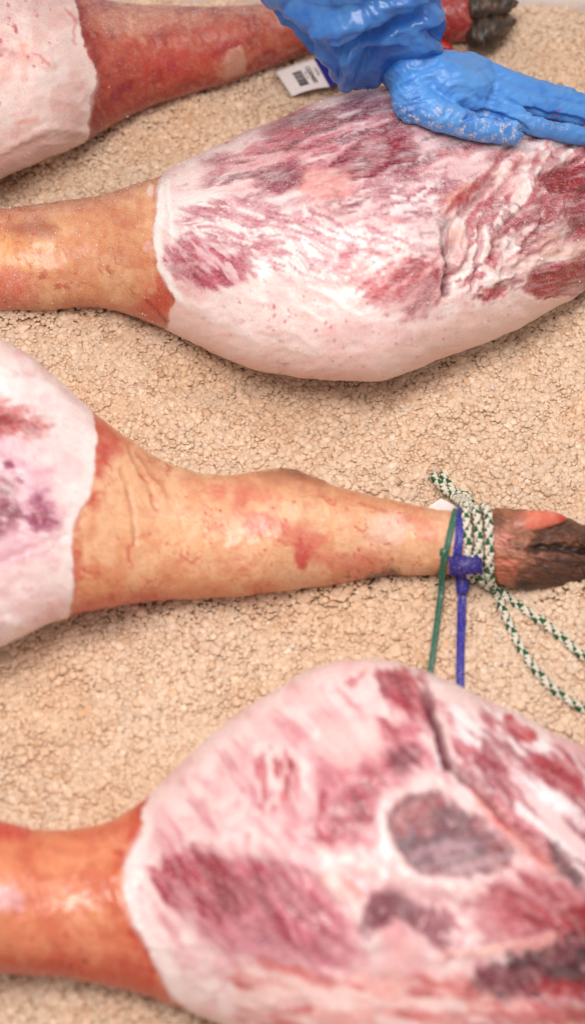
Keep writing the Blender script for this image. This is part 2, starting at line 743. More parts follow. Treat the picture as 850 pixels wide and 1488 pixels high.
    def spots(s, poly, col, n, rmin, rmax, op=0.9, seed=1):
        r = np.random.default_rng(seed)
        p = np.asarray(poly, float)
        c = 0
        while c < n:
            q = p.min(0) + r.random(2) * (p.max(0) - p.min(0))
            if not inside(q[:1], q[1:], p)[0]:
                continue
            c += 1
            rad = rmin + (rmax - rmin) * r.random() ** 2
            e = 1 + r.random()
            a = r.random() * math.pi
            idx = np.nonzero((np.abs(s.X - q[0]) < rad * 4) & (np.abs(s.Y - q[1]) < rad * 4))[0]
            if len(idx) == 0:
                continue
            x, y = s.X[idx] - q[0], s.Y[idx] - q[1]
            u, v = x * math.cos(a) + y * math.sin(a), -x * math.sin(a) + y * math.cos(a)
            d = np.sqrt((u / e) ** 2 + v ** 2) + (fbm(s.X[idx] / 6, s.Y[idx] / 6, 3, 2) - 0.5) * rad
            s._apply(idx, 1 - sstep(rad * 0.5, rad * 1.1, d), col, op, 0, None, 0.7)

    def lumps(s, pts, scale, amp, soft=12):
        s.seed += 13
        p = chaikin(pts)
        idx = np.nonzero((s.X > p[:, 0].min() - soft) & (s.X < p[:, 0].max() + soft)
                         & (s.Y > p[:, 1].min() - soft) & (s.Y < p[:, 1].max() + soft))[0]
        x, y = s.X[idx], s.Y[idx]
        m = sstep(-soft, soft, seg_dist(x, y, p, True) * np.where(inside(x, y, p), 1, -1))
        wx = (fbm(x / 30, y / 30, s.seed + 2, 3) - 0.5) * 40
        n = 1 - np.abs(fbm((x + wx) / scale, (y - wx) / scale, s.seed, 3) * 2 - 1) * 2.2
        s.disp[idx] += m * amp * (n - 0.4)


def columns(x0, x1, v0, v1, n_in, n_l, n_r):
    """Column positions: dense between v0 and v1, looser beyond."""
    parts = []
    if x0 < v0:
        parts.append(np.linspace(x0, v0, n_l, endpoint=False))
    parts.append(np.linspace(max(x0, v0), min(x1, v1), n_in, endpoint=not x1 > v1))
    if x1 > v1:
        parts.append(np.linspace(v1, x1, n_r))
    c = np.concatenate(parts)
    # finer columns where the end caps curve
    e0 = x0 + (c[1] - x0) * np.array([0.0, 0.02, 0.08, 0.2, 0.4, 0.65])
    e1 = x1 - (x1 - c[-2]) * np.array([0.65, 0.4, 0.2, 0.08, 0.02, 0.0])
    return np.unique(np.concatenate([e0, c[1:-1], e1]))


HAMS = []


def finish_ham(body, paint, skin, label, foot=None, group='legs of pork curing in salt'):
    """Split the swept body into its skin, its trimmed flesh and its trotter."""
    X = body.X.ravel()
    Y = body.Y.ravel()
    # salt-and-flesh micro relief shared by the whole leg
    paint.disp += (fbm(X / 9, Y / 9, 401, 3) - 0.5) * 0.00045
    paint.disp += (fbm(X / 40, Y / 40, 402, 3) - 0.5) * 0.0035
    nsk = 1 - skin
    sks = skin if foot is None else skin * (1 - foot)
    paint.mottle((184, 100, 70), 5, 0.56, 0.74, 0.12, sks, stretch=(2.2, 1), ang=70)
    paint.mottle((244, 200, 164), 7, 0.58, 0.74, 0.11, sks, stretch=(2, 1), ang=60)
    paint.mottle((190, 80, 62), 15, 0.58, 0.72, 0.22, sks, stretch=(1.6, 1), ang=15)
    paint.disp += skin * (fbm((X * .35 + Y * .9) / 26, (Y * .35 - X * .9) / 5.5, 411, 3) - 0.5) * 0.0007
    paint.wet += skin * (0.34 + (fbm(X / 24, Y / 24, 412, 3) - 0.5) * 0.7)
    fx = np.abs(fbm((X + Y * .4) / 70, (Y - X * .3) / 34, 405, 2) * 2 - 1)
    paint.disp += nsk * (0.3 - fx) * 0.0022
    paint.disp += nsk * (fbm((X * .95 - Y * .3) / 26, (Y * .95 + X * .3) / 6, 406, 3) - 0.5) * 0.0005
    paint.wet += nsk * (fbm(X / 30, Y / 30, 407, 3) - 0.5) * 0.6
    body.finish(paint.disp)
    c0 = body.C[len(body.C) // 2].copy()
    c0[2] = 0.0
    root = empty('pork_leg', c0)
    tag(root, label, 'ham', group)
    V = body.Pd.reshape(-1, 3)
    Nn = body.Nd.reshape(-1, 3)
    F = body.faces()
    fs = skin[F].mean(1) > 0.5
    if foot is None:
        ff = np.zeros(len(F), bool)
    else:
        ff = (foot[F].mean(1) > 0.5)
    for name, sel in (('flesh', ~fs & ~ff), ('skin', fs & ~ff), ('trotter', ff)):
        if not sel.any():
            continue
        f = F[sel]
        used = np.unique(f)
        mp = np.zeros(len(V), np.int64)
        mp[used] = np.arange(len(used))
        part = mesh_obj(name, V[used], mp[f], FLESH, root, True,
                 dict(paint=np.clip(paint.col[used], 0.001, 0.9), dust=paint.dust[used], wet=paint.wet[used], lean=(paint.lean * (1 - skin))[used]), Nn[used])
    body.root = root
    HAMS.append(body)
    return part        # the trotter, last of the three


def small_body(name, st, zc, mat, parent, capl, capr, nv=28, n=36, base=(70, 55, 45), fn=None):
    st = np.asarray(st, float)
    px = columns(st[0, 0], st[-1, 0], -9999, 9999, n, 0, 0)
    b = Body(st, px, nv, capl, capr, zc, 0.6)
    p = Paint(b.X, b.Y, base)
    if fn:
        fn(p)
    p.disp += (fbm(b.X.ravel() / 7, b.Y.ravel() / 7, 55, 3) - 0.5) * (0.0014 if name != 'hoof' else 0.0035)
    if name == 'hoof':
        p.disp -= 0.0016 * sstep(.5, .62, fbm(b.X.ravel() / 5, b.Y.ravel() / 22, 56, 2))
    b.finish(p.disp)
    return mesh_obj(name, b.Pd.reshape(-1, 3), b.faces(), mat, parent, True,
                    dict(paint=np.clip(p.col, 0.001, 0.9), dust=p.dust, wet=p.wet))


# ---- leg 2: the sharp one in the middle of the top half -------------------------------------
def ham_two():
    st = [(-330, 318, 405, .85, .004), (-230, 315, 412, .9, .006), (-120, 308, 428, .9, .008), (-40, 305, 449, .85, .01),
          (0, 303, 450, .82, .01), (50, 297, 451, .8, .012), (100, 290, 447, .8, .012), (150, 281, 447, .8, .012),
          (200, 266, 463, .78, .012), (235, 254, 476, .74, .012), (270, 233, 493, .70, .012), (310, 213, 512, .66, .012),
          (360, 191, 533, .62, .012), (410, 171, 545, .60, .012), (460, 149, 551, .58, .012), (510, 134, 553, .57, .012),
          (560, 125, 551, .56, .012), (610, 122, 534, .56, .012), (660, 126, 515, .56, .012), (710, 135, 496, .57, .012),
          (760, 150, 473, .58, .012), (810, 168, 446, .6, .012), (850, 185, 421, .62, .012), (900, 215, 385, .64, .012),
          (945, 245, 355, .66, .012)]
    px = columns(-330, 945, -40, 880, 470, 46, 16)
    b = Body(st, px, 286, 45, 60, fit=True)
    p = Paint(b.X, b.Y, (247, 222, 216))
    p.warp = 1.0
    X, Y = p.X, p.Y
    sb = [(-400, 200), (233, 200), (234, 255), (229, 300), (222, 345), (229, 382), (241, 410), (256, 432), (246, 455), (240, 500), (-400, 500)]
    body_all = np.ones(len(X))
    # fat: broad pink drifts and cream drifts
    p.mottle((240, 190, 186), 70, 0.45, 0.7, 0.55)
    p.mottle((252, 238, 232), 38, 0.5, 0.7, 0.6)
    p.mottle((236, 178, 176), 16, 0.56, 0.72, 0.35, stretch=(2, 1), ang=-10)
    # smooth rind-side fat along the lower flank
    p.poly([(238, 440), (262, 436), (320, 470), (400, 500), (500, 515), (580, 500), (640, 470), (700, 440), (760, 440),
            (860, 400), (1000, 380), (960, 620), (240, 620)], (249, 212, 200), 8, 5, 30, 0.85, disp=0.0, wet=0.35, dust=0)
    p.poly([(250, 470), (330, 510), (420, 530), (520, 540), (620, 520), (700, 490), (700, 620), (240, 620)], (246, 196, 184), 14, 8, 40, 0.45)
    p.line([(247, 424), (290, 452), (340, 478), (410, 502), (470, 515)], 10, (252, 236, 228), 5, 4, 20, 0.55, disp=0.0005)
    # upper shoulder of the leg: streaky dusted lean
    up = [(300, 250), (350, 205), (420, 172), (500, 138), (560, 110), (760, 100), (900, 170), (860, 215), (760, 215),
          (735, 220), (705, 262), (660, 290), (640, 345), (590, 330), (520, 300), (440, 290), (380, 300), (330, 282)]
    p.poly(up, (222, 150, 158), 18, 18, 40, 0.75, dust=0.75)
    p.poly(up, (178, 84, 104), 16, 16, 30, 0.85, streak=(-17, 70, 13, .46, .62), dust=0.8, wet=0.5)
    p.poly(up, (118, 46, 70), 16, 16, 30, 0.9, streak=(-17, 55, 9, .52, .64), dust=0.8)
    p.poly(up, (250, 226, 224), 16, 16, 30, 0.85, streak=(-19, 60, 7, .55, .66))
    p.poly([(395, 190), (470, 150), (545, 128), (600, 122), (620, 150), (560, 170), (480, 185), (420, 205)], (136, 66, 86), 8, 12, 22, 0.9, (-15, 50, 8, .38, .56), dust=0.9)
    p.poly([(300, 232), (345, 210), (420, 190), (520, 180), (560, 190), (480, 205), (400, 220), (330, 245)], (214, 112, 122), 8, 10, 22, 0.8, (-17, 60, 9, .42, .58), dust=0.4)
    p.poly([(482, 226), (520, 206), (580, 200), (618, 214), (610, 240), (560, 252), (505, 256)], (138, 30, 52), 6, 9, 18, 1.0, disp=-0.0016, dust=0.35, wet=0.75)
    p.poly([(490, 232), (540, 222), (590, 232), (540, 248)], (118, 24, 48), 6, 8, 16, 0.7, (-14, 30, 6, .4, .6), wet=0.8)
    p.poly([(372, 252), (402, 236), (432, 240), (438, 262), (408, 276), (384, 272)], (152, 62, 88), 6, 9, 16, 0.9, disp=-0.001, dust=0.6)
    p.poly([(345, 292), (372, 282), (388, 290), (368, 302)], (156, 96, 118), 6, 7, 14, 0.8, dust=0.7)
    p.poly([(430, 262), (452, 238), (500, 248), (520, 262), (505, 286), (470, 296), (440, 290)], (232, 158, 148), 7, 8, 20, 0.85, disp=0.0008, dust=0.4, wet=0.45)
    p.poly([(450, 215), (490, 208), (486, 222), (452, 228)], (200, 80, 100), 5, 8, 14, 0.85)
    p.poly([(530, 268), (590, 250), (650, 245), (668, 268), (650, 300), (610, 318), (560, 312), (530, 292)], (160, 84, 106), 8, 12, 18, 0.85, (-12, 45, 9, .36, .56), dust=1.0, wet=0.3)
    p.poly([(540, 285), (600, 262), (655, 270), (640, 310), (570, 318)], (250, 234, 234), 8, 12, 14, 0.9, (-10, 26, 8, .5, .6))
    p.poly([(600, 185), (660, 190), (720, 205), (728, 225), (690, 215), (640, 212)], (206, 60, 68), 5, 8, 14, 0.75, (8, 30, 8, .4, .56), wet=0.7)
    p.poly([(660, 215), (725, 222), (705, 255), (668, 262), (640, 250)], (238, 196, 196), 6, 10, 16, 0.9, dust=0.3)
    p.line([(640, 222), (670, 226), (700, 214)], 6, (190, 50, 62), 3, 5, 10, 0.8)
    # bright rubbed salt over the belly of the leg
    p.poly([(250, 300), (300, 270), (380, 300), (470, 310), (560, 330), (620, 350), (560, 350), (480, 370), (420, 400), (350, 390), (300, 350), (260, 345)],
           (253, 243, 240), 16, 18, 26, 0.8, dust=0.5)
    belly = [(262, 310), (330, 285), (430, 305), (540, 330), (640, 350), (620, 372), (520, 392), (420, 410), (340, 352), (270, 350)]
    p.poly(belly, (214, 142, 156), 10, 14, 24, 0.75, (12, 46, 6.5, .50, .62), dust=0.5)
    p.poly(belly, (190, 100, 122), 10, 14, 24, 0.7, (20, 30, 5.0, .56, .66), dust=0.5)
    p.poly([(380, 300), (470, 330), (540, 400), (480, 420), (410, 380)], (222, 152, 158), 10, 14, 20, 0.7, (55, 34, 6, .5, .62))
    # lean showing through: lower-left window
    lw = [(234, 372), (246, 346), (300, 348), (352, 360), (372, 392), (344, 418), (296, 420), (256, 404)]
    p.poly(lw, (222, 168, 178), 8, 9, 20, 0.85, dust=0.3)
    p.poly(lw, (190, 92, 112), 7, 8, 16, 0.9, (38, 34, 6, .46, .6), dust=0.2)
    p.poly([(255, 372), (300, 380), (330, 402), (296, 414), (262, 398)], (178, 70, 92), 6, 7, 12, 0.75, (40, 26, 5, .48, .6), wet=0.6)
    p.poly([(250, 320), (300, 310), (330, 330), (300, 345), (256, 346)], (206, 150, 166), 8, 9, 14, 0.55, (20, 18, 8, .48, .62))
    for q in ([(350, 350), (390, 356), (386, 376), (356, 372)], [(400, 318), (450, 330), (440, 352), (404, 344)], [(330, 318), (380, 322), (372, 340), (334, 336)],
              [(440, 380), (470, 368), (476, 390), (450, 398)], [(425, 296), (480, 302), (474, 320), (430, 316)], [(360, 384), (400, 384), (396, 402), (368, 402)]):
        p.poly(q, (202, 118, 134), 5, 9, 12, 0.7, (30, 14, 7, .42, .58))
    p.poly([(488, 366), (502, 356), (516, 362), (512, 386), (494, 390)], (192, 84, 104), 4, 5, 9, 0.85, dust=0.5)
    p.poly([(518, 330), (560, 322), (640, 340), (648, 372), (600, 372), (540, 360)], (206, 128, 144), 8, 12, 16, 0.7, (20, 40, 7, .44, .58), dust=0.6)
    # lower-right muscle with fibres
    mu = [(512, 404), (540, 382), (580, 370), (622, 372), (646, 392), (644, 428), (622, 452), (588, 462), (556, 446), (528, 432)]
    p.poly(mu, (222, 140, 140), 9, 9, 18, 0.85, disp=0.001)
    p.poly(mu, (186, 72, 84), 7, 8, 14, 0.92, (-35, 40, 7, .40, .56), wet=0.55, dust=0.2)
    p.poly([(600, 392), (640, 390), (646, 428), (620, 452), (588, 456), (600, 430)], (172, 50, 66), 6, 7, 12, 0.75, (-50, 30, 6, .42, .58), wet=0.65)
    p.poly([(530, 376), (600, 362), (640, 370), (600, 386), (545, 398)], (250, 228, 224), 6, 8, 12, 0.75, (-20, 24, 6, .46, .58))
    p.spots([(330, 420), (480, 430), (560, 470), (520, 500), (400, 490)], (200, 60, 70), 26, 1.0, 2.6, 0.8, 3)
    p.spots([(420, 480), (700, 470), (690, 500), (470, 530)], (196, 120, 120), 14, 0.8, 2.0, 0.7, 5)
    p.spots([(290, 200), (330, 190), (330, 225), (295, 240)], (170, 30, 50), 7, 1.5, 4.0, 0.9, 6)
    # right: seam, fat lumps, cut lean
    rz = [(735, 212), (800, 200), (900, 190), (960, 300), (900, 400), (840, 400), (770, 400), (720, 432), (680, 436), (652, 420), (656, 370), (652, 322), (690, 280), (720, 250)]
    p.poly(rz, (249, 230, 226), 6, 5, 16, 0.9, dust=0.35)
    p.lumps(rz, 46, 0.0055, 18)
    p.poly(rz, (226, 160, 160), 8, 8, 18, 0.85, (-55, 26, 12, .50, .66))
    p.poly(rz, (190, 74, 90), 8, 8, 16, 0.85, (-50, 24, 9, .50, .62), wet=0.7)
    p.poly([(700, 296), (740, 280), (790, 290), (790, 330), (740, 350), (704, 330)], (164, 98, 118), 7, 9, 12, 0.8, (25, 16, 6, .46, .6), dust=0.9)
    p.poly([(690, 250), (730, 236), (780, 240), (790, 272), (740, 280), (700, 282)], (250, 214, 208), 8, 8, 16, 0.8, disp=0.002)
    p.poly([(640, 285), (668, 268), (700, 262), (690, 285), (664, 306), (648, 318)], (222, 138, 118), 6, 6, 12, 0.9, disp=0.003, wet=0.55)
    p.line([(738, 214), (724, 240), (702, 262), (676, 284), (654, 306)], 8, (178, 54, 66), 4, 5, 12, 0.8, disp=-0.004, wet=0.7)
    p.line([(716, 262), (690, 290), (668, 312), (656, 345), (656, 385), (651, 420)], 10, (150, 56, 70), 6, 5, 12, 0.75, disp=-0.0055)
    p.line([(652, 318), (642, 350), (650, 390), (652, 425)], 6, (110, 44, 62), 5, 4, 10, 0.8, disp=-0.003)
    p.line([(700, 330), (698, 372), (690, 400), (684, 418)], 5, (176, 84, 98), 3, 4, 10, 0.75, disp=-0.004)
    p.line([(668, 320), (676, 350), (664, 380)], 14, (250, 224, 214), 6, 4, 14, 0.8, disp=0.004)
    p.poly([(660, 330), (676, 318), (680, 340), (668, 356)], (226, 160, 132), 5, 4, 10, 0.7)
    p.poly([(742, 232), (760, 226), (756, 252), (740, 258)], (214, 110, 110), 4, 6, 10, 0.75)
    dk = [(786, 262), (810, 240), (850, 236), (960, 250), (960, 330), (850, 300), (824, 292), (806, 284)]
    p.poly(dk, (158, 30, 48), 6, 9, 14, 0.92, disp=-0.003, wet=0.8, dust=0.15)
    p.poly(dk, (92, 16, 34), 6, 9, 12, 0.7, (-20, 24, 8, .5, .62), wet=0.85)
    p.poly([(800, 286), (830, 268), (836, 292), (812, 330), (784, 346), (760, 352), (778, 322)], (182, 104, 116), 6, 7, 12, 0.85, disp=0.002, dust=0.7)
    p.poly([(756, 345), (784, 322), (800, 330), (778, 350), (752, 372), (744, 366)], (160, 34, 52), 4, 6, 10, 0.85, disp=-0.003, wet=0.75)
    p.poly([(815, 305), (835, 292), (960, 290), (960, 360), (850, 352), (820, 340)], (158, 62, 76), 6, 6, 12, 0.9, dust=0.7, wet=0.45)
    p.poly([(744, 372), (800, 352), (870, 350), (960, 340), (960, 372), (850, 376), (800, 378), (770, 388), (735, 402), (712, 410)], (247, 206, 190), 6, 6, 16, 0.85, disp=0.001)
    p.poly([(700, 408), (740, 384), (790, 372), (770, 386), (728, 410), (704, 420)], (253, 240, 234), 4, 5, 12, 0.85, disp=0.0015)
    p.poly([(796, 330), (812, 335), (806, 352), (780, 356), (770, 346)], (236, 150, 134), 5, 5, 10, 0.8)
    low = [(757, 412), (764, 394), (800, 384), (850, 372), (960, 350), (960, 420), (850, 424), (810, 436), (780, 438), (762, 428)]
    p.poly(low, (166, 58, 66), 4, 4, 10, 0.95, dust=0.35, wet=0.6, disp=-0.001)
    p.poly(low, (206, 106, 102), 4, 4, 10, 0.6, (20, 6, 5, .52, .64), dust=0.35)
    p.poly([(686, 430), (706, 424), (732, 406), (756, 398), (752, 412), (726, 426), (700, 434)], (186, 32, 52), 3, 5, 9, 0.92, disp=-0.002, wet=0.85)
    p.spots([(690, 340), (730, 340), (720, 400), (690, 400)], (168, 44, 76), 5, 1.5, 4.5, 0.85, 9)
    p.line([(780, 232), (800, 242), (806, 236)], 7, (178, 46, 66), 3, 4, 8, 0.8)
    p.poly([(490, 232), (525, 210), (582, 203), (612, 216), (602, 238), (556, 250), (510, 252)], (152, 30, 52), 6, 5, 14, 0.85, (-14, 46, 9, .28, .46), wet=0.8, dust=0.15)
    p.poly([(548, 222), (600, 214), (600, 232), (560, 240)], (116, 16, 40), 6, 5, 12, 0.7, (-14, 30, 7, .4, .56))
    p.poly([(376, 250), (404, 238), (432, 246), (430, 262), (404, 272), (386, 268)], (136, 46, 74), 6, 5, 12, 0.8, (-20, 30, 7, .3, .5))
    p.poly([(398, 186), (470, 154), (560, 138), (610, 148), (560, 162), (480, 178), (420, 198)], (124, 54, 76), 6, 6, 14, 0.7, (-16, 60, 6, .42, .56), dust=0.8)
    arc = [(584, 452), (604, 430), (618, 404), (622, 384), (640, 384), (648, 404), (644, 432), (622, 454), (598, 464)]
    p.poly(arc, (166, 44, 60), 7, 5, 12, 0.85, (-58, 30, 6, .34, .52), wet=0.7)
    p.poly([(528, 430), (560, 404), (600, 392), (610, 410), (590, 440), (562, 448)], (190, 78, 86), 7, 6, 14, 0.75, (-40, 36, 6, .36, .54))
    p.poly([(244, 380), (290, 374), (340, 392), (326, 410), (290, 414), (258, 402)], (172, 70, 94), 6, 5, 12, 0.7, (36, 34, 5, .4, .56))
    p.poly([(790, 262), (816, 244), (850, 240), (960, 250), (960, 300), (850, 292), (812, 280)], (150, 20, 38), 6, 6, 12, 0.9, wet=0.85, dust=0.05)
    p.poly([(762, 412), (768, 398), (804, 388), (850, 376), (960, 356), (960, 416), (850, 420), (806, 432), (774, 430)], (158, 40, 52), 5, 4, 10, 0.9, wet=0.7, dust=0.2)
    p.poly([(692, 430), (728, 408), (752, 400), (748, 412), (722, 426)], (180, 18, 40), 4, 3, 8, 0.9, wet=0.9)
    p.line([(730, 222), (712, 250), (690, 272), (668, 292)], 5, (186, 34, 50), 3, 4, 10, 0.75, wet=0.8)
    p.line([(806, 292), (790, 316), (770, 338), (752, 356)], 6, (148, 22, 42), 4, 4, 10, 0.8, wet=0.8, disp=-0.002)
    p.line([(652, 320), (642, 350), (650, 390), (652, 424)], 3, (104, 36, 54), 3, 3, 10, 0.7)
    for q in ([(760, 232), (740, 262), (716, 290), (700, 330)], [(790, 290), (760, 306), (730, 336), (716, 372)], [(850, 330), (800, 352), (760, 380), (730, 400)], [(826, 214), (800, 232), (782, 262)]):
        p.line(q, 7, (172, 52, 66), 5, 5, 12, 0.6, disp=-0.003, wet=0.75)
    p.poly([(812, 300), (836, 290), (960, 286), (960, 352), (850, 350), (822, 336)], (150, 44, 58), 6, 6, 12, 0.85, wet=0.7, dust=0.35)
    p.poly([(700, 222), (730, 214), (722, 236), (704, 246)], (190, 44, 58), 5, 5, 10, 0.7, wet=0.8)
    p.poly([(780, 280), (806, 276), (800, 300), (770, 330), (752, 340), (764, 310)], (168, 60, 76), 6, 6, 12, 0.75, (-50, 24, 7, .34, .52), wet=0.7)
    p.fibres()
    p.rub(-14, 0.85)
    # -------- skin
    p.warp = 0.12
    body_disp = 0.0005
    sk = p.poly(sb, (222, 154, 108), 2.0, 3.4, 10, 1.0, dust=0.25, wet=0.35, disp=-body_disp, smooth=1)
    p.warp = 0.6
    p.disp += body_disp
    p.mottle((236, 182, 136), 55, 0.46, 0.66, 0.8, sk)
    p.mottle((204, 122, 80), 40, 0.52, 0.7, 0.6, sk)
    p.mottle((214, 130, 98), 9, 0.5, 0.68, 0.35, sk)
    p.poly([(-400, 270), (233, 235), (233, 275), (120, 305), (20, 318), (-400, 330)], (196, 126, 96), 14, 8, 30, 0.75, within=sk, dust=0.55)
    p.poly([(10, 328), (60, 318), (90, 330), (60, 345), (14, 346)], (160, 92, 70), 12, 6, 18, 0.75, within=sk)
    p.poly([(-60, 350), (30, 345), (60, 372), (40, 398), (-60, 400)], (236, 164, 88), 14, 8, 24, 0.7, within=sk)
    p.poly([(-120, 395), (30, 388), (60, 420), (20, 470), (-120, 470)], (222, 116, 92), 12, 8, 24, 0.8, within=sk, dust=0.5)
    p.poly([(205, 425), (240, 405), (262, 425), (252, 485), (222, 475), (190, 455)], (198, 66, 46), 20, 14, 14, 0.9, within=sk, wet=0.7)
    p.poly([(60, 440), (160, 432), (220, 455), (230, 490), (60, 480)], (206, 112, 72), 10, 6, 20, 0.6, within=sk)
    p.line([(212, 436), (226, 448), (240, 466)], 4, (140, 22, 26), 2, 3, 8, 0.8)
    p.veins((186, 72, 52), 20, 0.026, 0.7, sk, 25, 2.0)
    p.veins((192, 80, 60), 11, 0.022, 0.6, sk, 60, 1.6)
    p.veins((176, 62, 46), 14, 0.018, 0.6, sk * sstep(120, 230, X) * sstep(360, 440, Y), 35, 3.0)
    p.poly([(214, 268), (226, 264), (226, 286), (212, 284)], (250, 228, 214), 4, 6, 8, 0.7)
    p.poly([(208, 350), (220, 352), (222, 378), (212, 368)], (248, 214, 200), 4, 6, 8, 0.65)
    p.edge_blood(sb, sk, (190, 62, 46), 20, 0.6)
    # white rolled rim along the cut
    p.line([(236, 262), (234, 300), (228, 345), (234, 382), (247, 412), (262, 432)], 9, (254, 242, 238), 4, 3, 14, 0.85, disp=0.0002)
    p.line([(243, 262), (247, 300), (250, 340)], 4, (254, 244, 240), 3, 3, 12, 0.85, disp=0.0006)
    sk = np.where(sk > 0.5, 1.0, 0.0)
    ft = (X < -215).astype(float)
    p.poly([(-420, 250), (-215, 250), (-215, 500), (-420, 500)], (150, 104, 84), 16, 10, 24, 0.9)
    r = finish_ham(b, p, sk, 'leg of pork touched by the blue gloved hand, pale shank pointing left', ft)
    for y0, y1, z in ((312, 362, .045), (356, 406, .03)):
        small_body('hoof', [(-395, y0 + 14, y1 - 14, .8, 0), (-360, y0 + 2, y1 - 2, .8, 0), (-315, y0, y1, .8, 0)], z, FLESH, r, 30, 20)
    return b


# ---- leg 1: top left, its trotter showing at the top right ----------------------------------
def ham_one():
    st = [(-420, -40, 120, .62, .01), (-330, -85, 215, .60, .012), (-220, -108, 262, .58, .012), (-110, -112, 276, .58, .012),
          (-40, -104, 268, .6, .012), (0, -92, 258, .62, .012), (40, -70, 244, .66, .012), (80, -42, 229, .7, .012), (110, -20, 216, .74, .012),
          (150, -3, 192, .78, .012), (200, 6, 164, .82, .012), (250, 8, 146, .84, .012), (300, 9, 130, .84, .011), (350, 8, 115, .84, .01),
          (400, 3, 96, .86, .01), (450, -4, 79, .88, .008), (520, -12, 68, .9, .006), (580, -18, 62, .9, .005), (640, -22, 60, .9, .004),
          (690, -16, 60, .85, .004), (715, -8, 52, .8, .004)]
    px = columns(-420, 715, -20, 715, 430, 40, 0)
    b = Body(st, px, 262, 60, 16, fit=True)
    p = Paint(b.X, b.Y, (245, 214, 204))
    p.warp = 1.0
    X, Y = p.X, p.Y
    p.mottle((248, 228, 220), 40, 0.45, 0.66, 0.8)
    p.mottle((236, 186, 176), 28, 0.52, 0.7, 0.6)
    p.mottle((206, 150, 150), 13, 0.5, 0.66, 0.45, within=1 - sstep(20, 70, Y + X * 0.25))
    p.poly([(-200, -80), (70, -60), (100, 10), (60, 36), (-200, 70)], (206, 160, 158), 18, 14, 26, 0.55, dust=0.7)
    p.poly([(-200, 50), (10, 62), (20, 84), (-200, 110)], (190, 120, 126), 12, 10, 20, 0.6)
    p.spots([(-10, 0), (80, 0), (110, 60), (40, 110), (-10, 200)], (184, 50, 62), 22, 1.0, 3.5, 0.8, 12)
    p.poly([(22, 62), (40, 54), (46, 78), (30, 90)], (232, 150, 132), 6, 6, 10, 0.7)
    p.poly([(20, 172), (48, 162), (58, 172), (30, 182)], (238, 156, 142), 5, 6, 10, 0.7)
    p.line([(48, 78), (60, 86), (70, 98)], 3, (214, 120, 112), 2, 3, 8, 0.7)
    p.line([(-20, 236), (40, 204), (80, 180), (128, 190)], 8, None, 8, 5, 20, 1, disp=0.0018)
    p.poly([(-400, 250), (0, 226), (60, 200), (124, 190), (118, 225), (0, 300), (-400, 340)], (240, 188, 178), 8, 5, 20, 0.75, disp=-0.002)
    p.line([(96, 12), (112, 30), (106, 48), (112, 64)], 3, (206, 96, 92), 3, 4, 10, 0.6)
    p.fibres()
    p.rub(-8, 0.35)
    p.warp = 0.12
    # skin side
    sb = [(104, -200), (108, -30), (112, 18), (120, 44), (125, 76), (139, 98), (140, 118), (134, 145), (129, 188), (121, 240), (121, 300), (800, 300), (800, -200)]
    p.disp += 0.0004
    sk = p.poly(sb, (186, 80, 58), 2.0, 3.4, 10, 1.0, dust=0.2, wet=0.45, disp=-0.0004, smooth=1)
    p.warp = 0.6
    p.mottle((204, 112, 80), 45, 0.48, 0.68, 0.6, sk)
    p.mottle((178, 72, 54), 34, 0.5, 0.68, 0.65, sk)
    p.mottle((160, 60, 50), 11, 0.52, 0.7, 0.35, sk)
    p.poly([(110, -60), (500, -60), (420, 20), (300, 34), (200, 52), (130, 60)], (196, 132, 108), 16, 10, 30, 0.7, within=sk, dust=0.75)
    p.poly([(120, 220), (130, 160), (180, 140), (240, 128), (300, 112), (380, 88), (470, 70), (470, 120), (300, 160), (180, 220)], (170, 38, 32), 18, 10, 24, 0.92, within=sk, wet=0.65)
    p.poly([(122, 210), (126, 130), (142, 140), (160, 170), (150, 200)], (140, 26, 22), 10, 8, 16, 0.75, within=sk, wet=0.7)
    p.poly([(150, 150), (170, 124), (192, 116), (190, 130), (168, 152)], (140, 24, 52), 7, 7, 14, 0.8, within=sk)
    p.poly([(244, 96), (254, 84), (266, 92), (260, 106), (248, 104)], (160, 26, 62), 6, 5, 10, 0.8, within=sk)
    p.poly([(200, 90), (290, 60), (330, 80), (300, 115), (230, 130)], (196, 70, 60), 14, 10, 24, 0.5, within=sk)
    p.poly([(302, 70), (330, 56), (350, 62), (330, 76), (310, 86)], (170, 34, 50), 8, 6, 14, 0.7, within=sk)
    p.poly([(314, 96), (330, 72), (354, 66), (358, 92), (340, 108), (322, 112)], (210, 152, 126), 5, 5, 12, 0.8, within=sk, disp=0.0014, dust=0.4)
    p.line([(186, 20), (190, 36), (188, 50)], 4, (224, 160, 128), 3, 2, 10, 0.6)
    p.veins((128, 32, 32), 18, 0.02, 0.5, sk, -20, 2.0)
    p.poly([(600, -60), (690, -60), (690, 80), (600, 80)], (186, 40, 44), 10, 6, 16, 0.85, within=sk, wet=0.7)
    p.line([(664, 52), (672, 46), (680, 40)], 5, (226, 160, 150), 2, 2, 6, 0.8)
    p.poly([(684, -60), (688, 0), (684, 20), (690, 40), (686, 90), (760, 90), (760, -60)], (74, 56, 48), 4, 5, 10, 0.95, wet=0.2)
    p.edge_blood(sb, sk, (140, 20, 26), 30, 0.8)
    p.mottle((150, 30, 34), 26, 0.54, 0.70, 0.6, sk, stretch=(1.6, 1), ang=-20)
    p.line([(128, 100), (138, 120), (131, 150), (126, 190), (118, 212)], 8, (250, 224, 216), 5, 3, 14, 0.5)
    sk = np.where(sk > 0.5, 1.0, 0.0)
    ft = (X > 687).astype(float)
    r = finish_ham(b, p, sk, 'leg of pork at the far left, red shank running under the blue sleeve', ft)

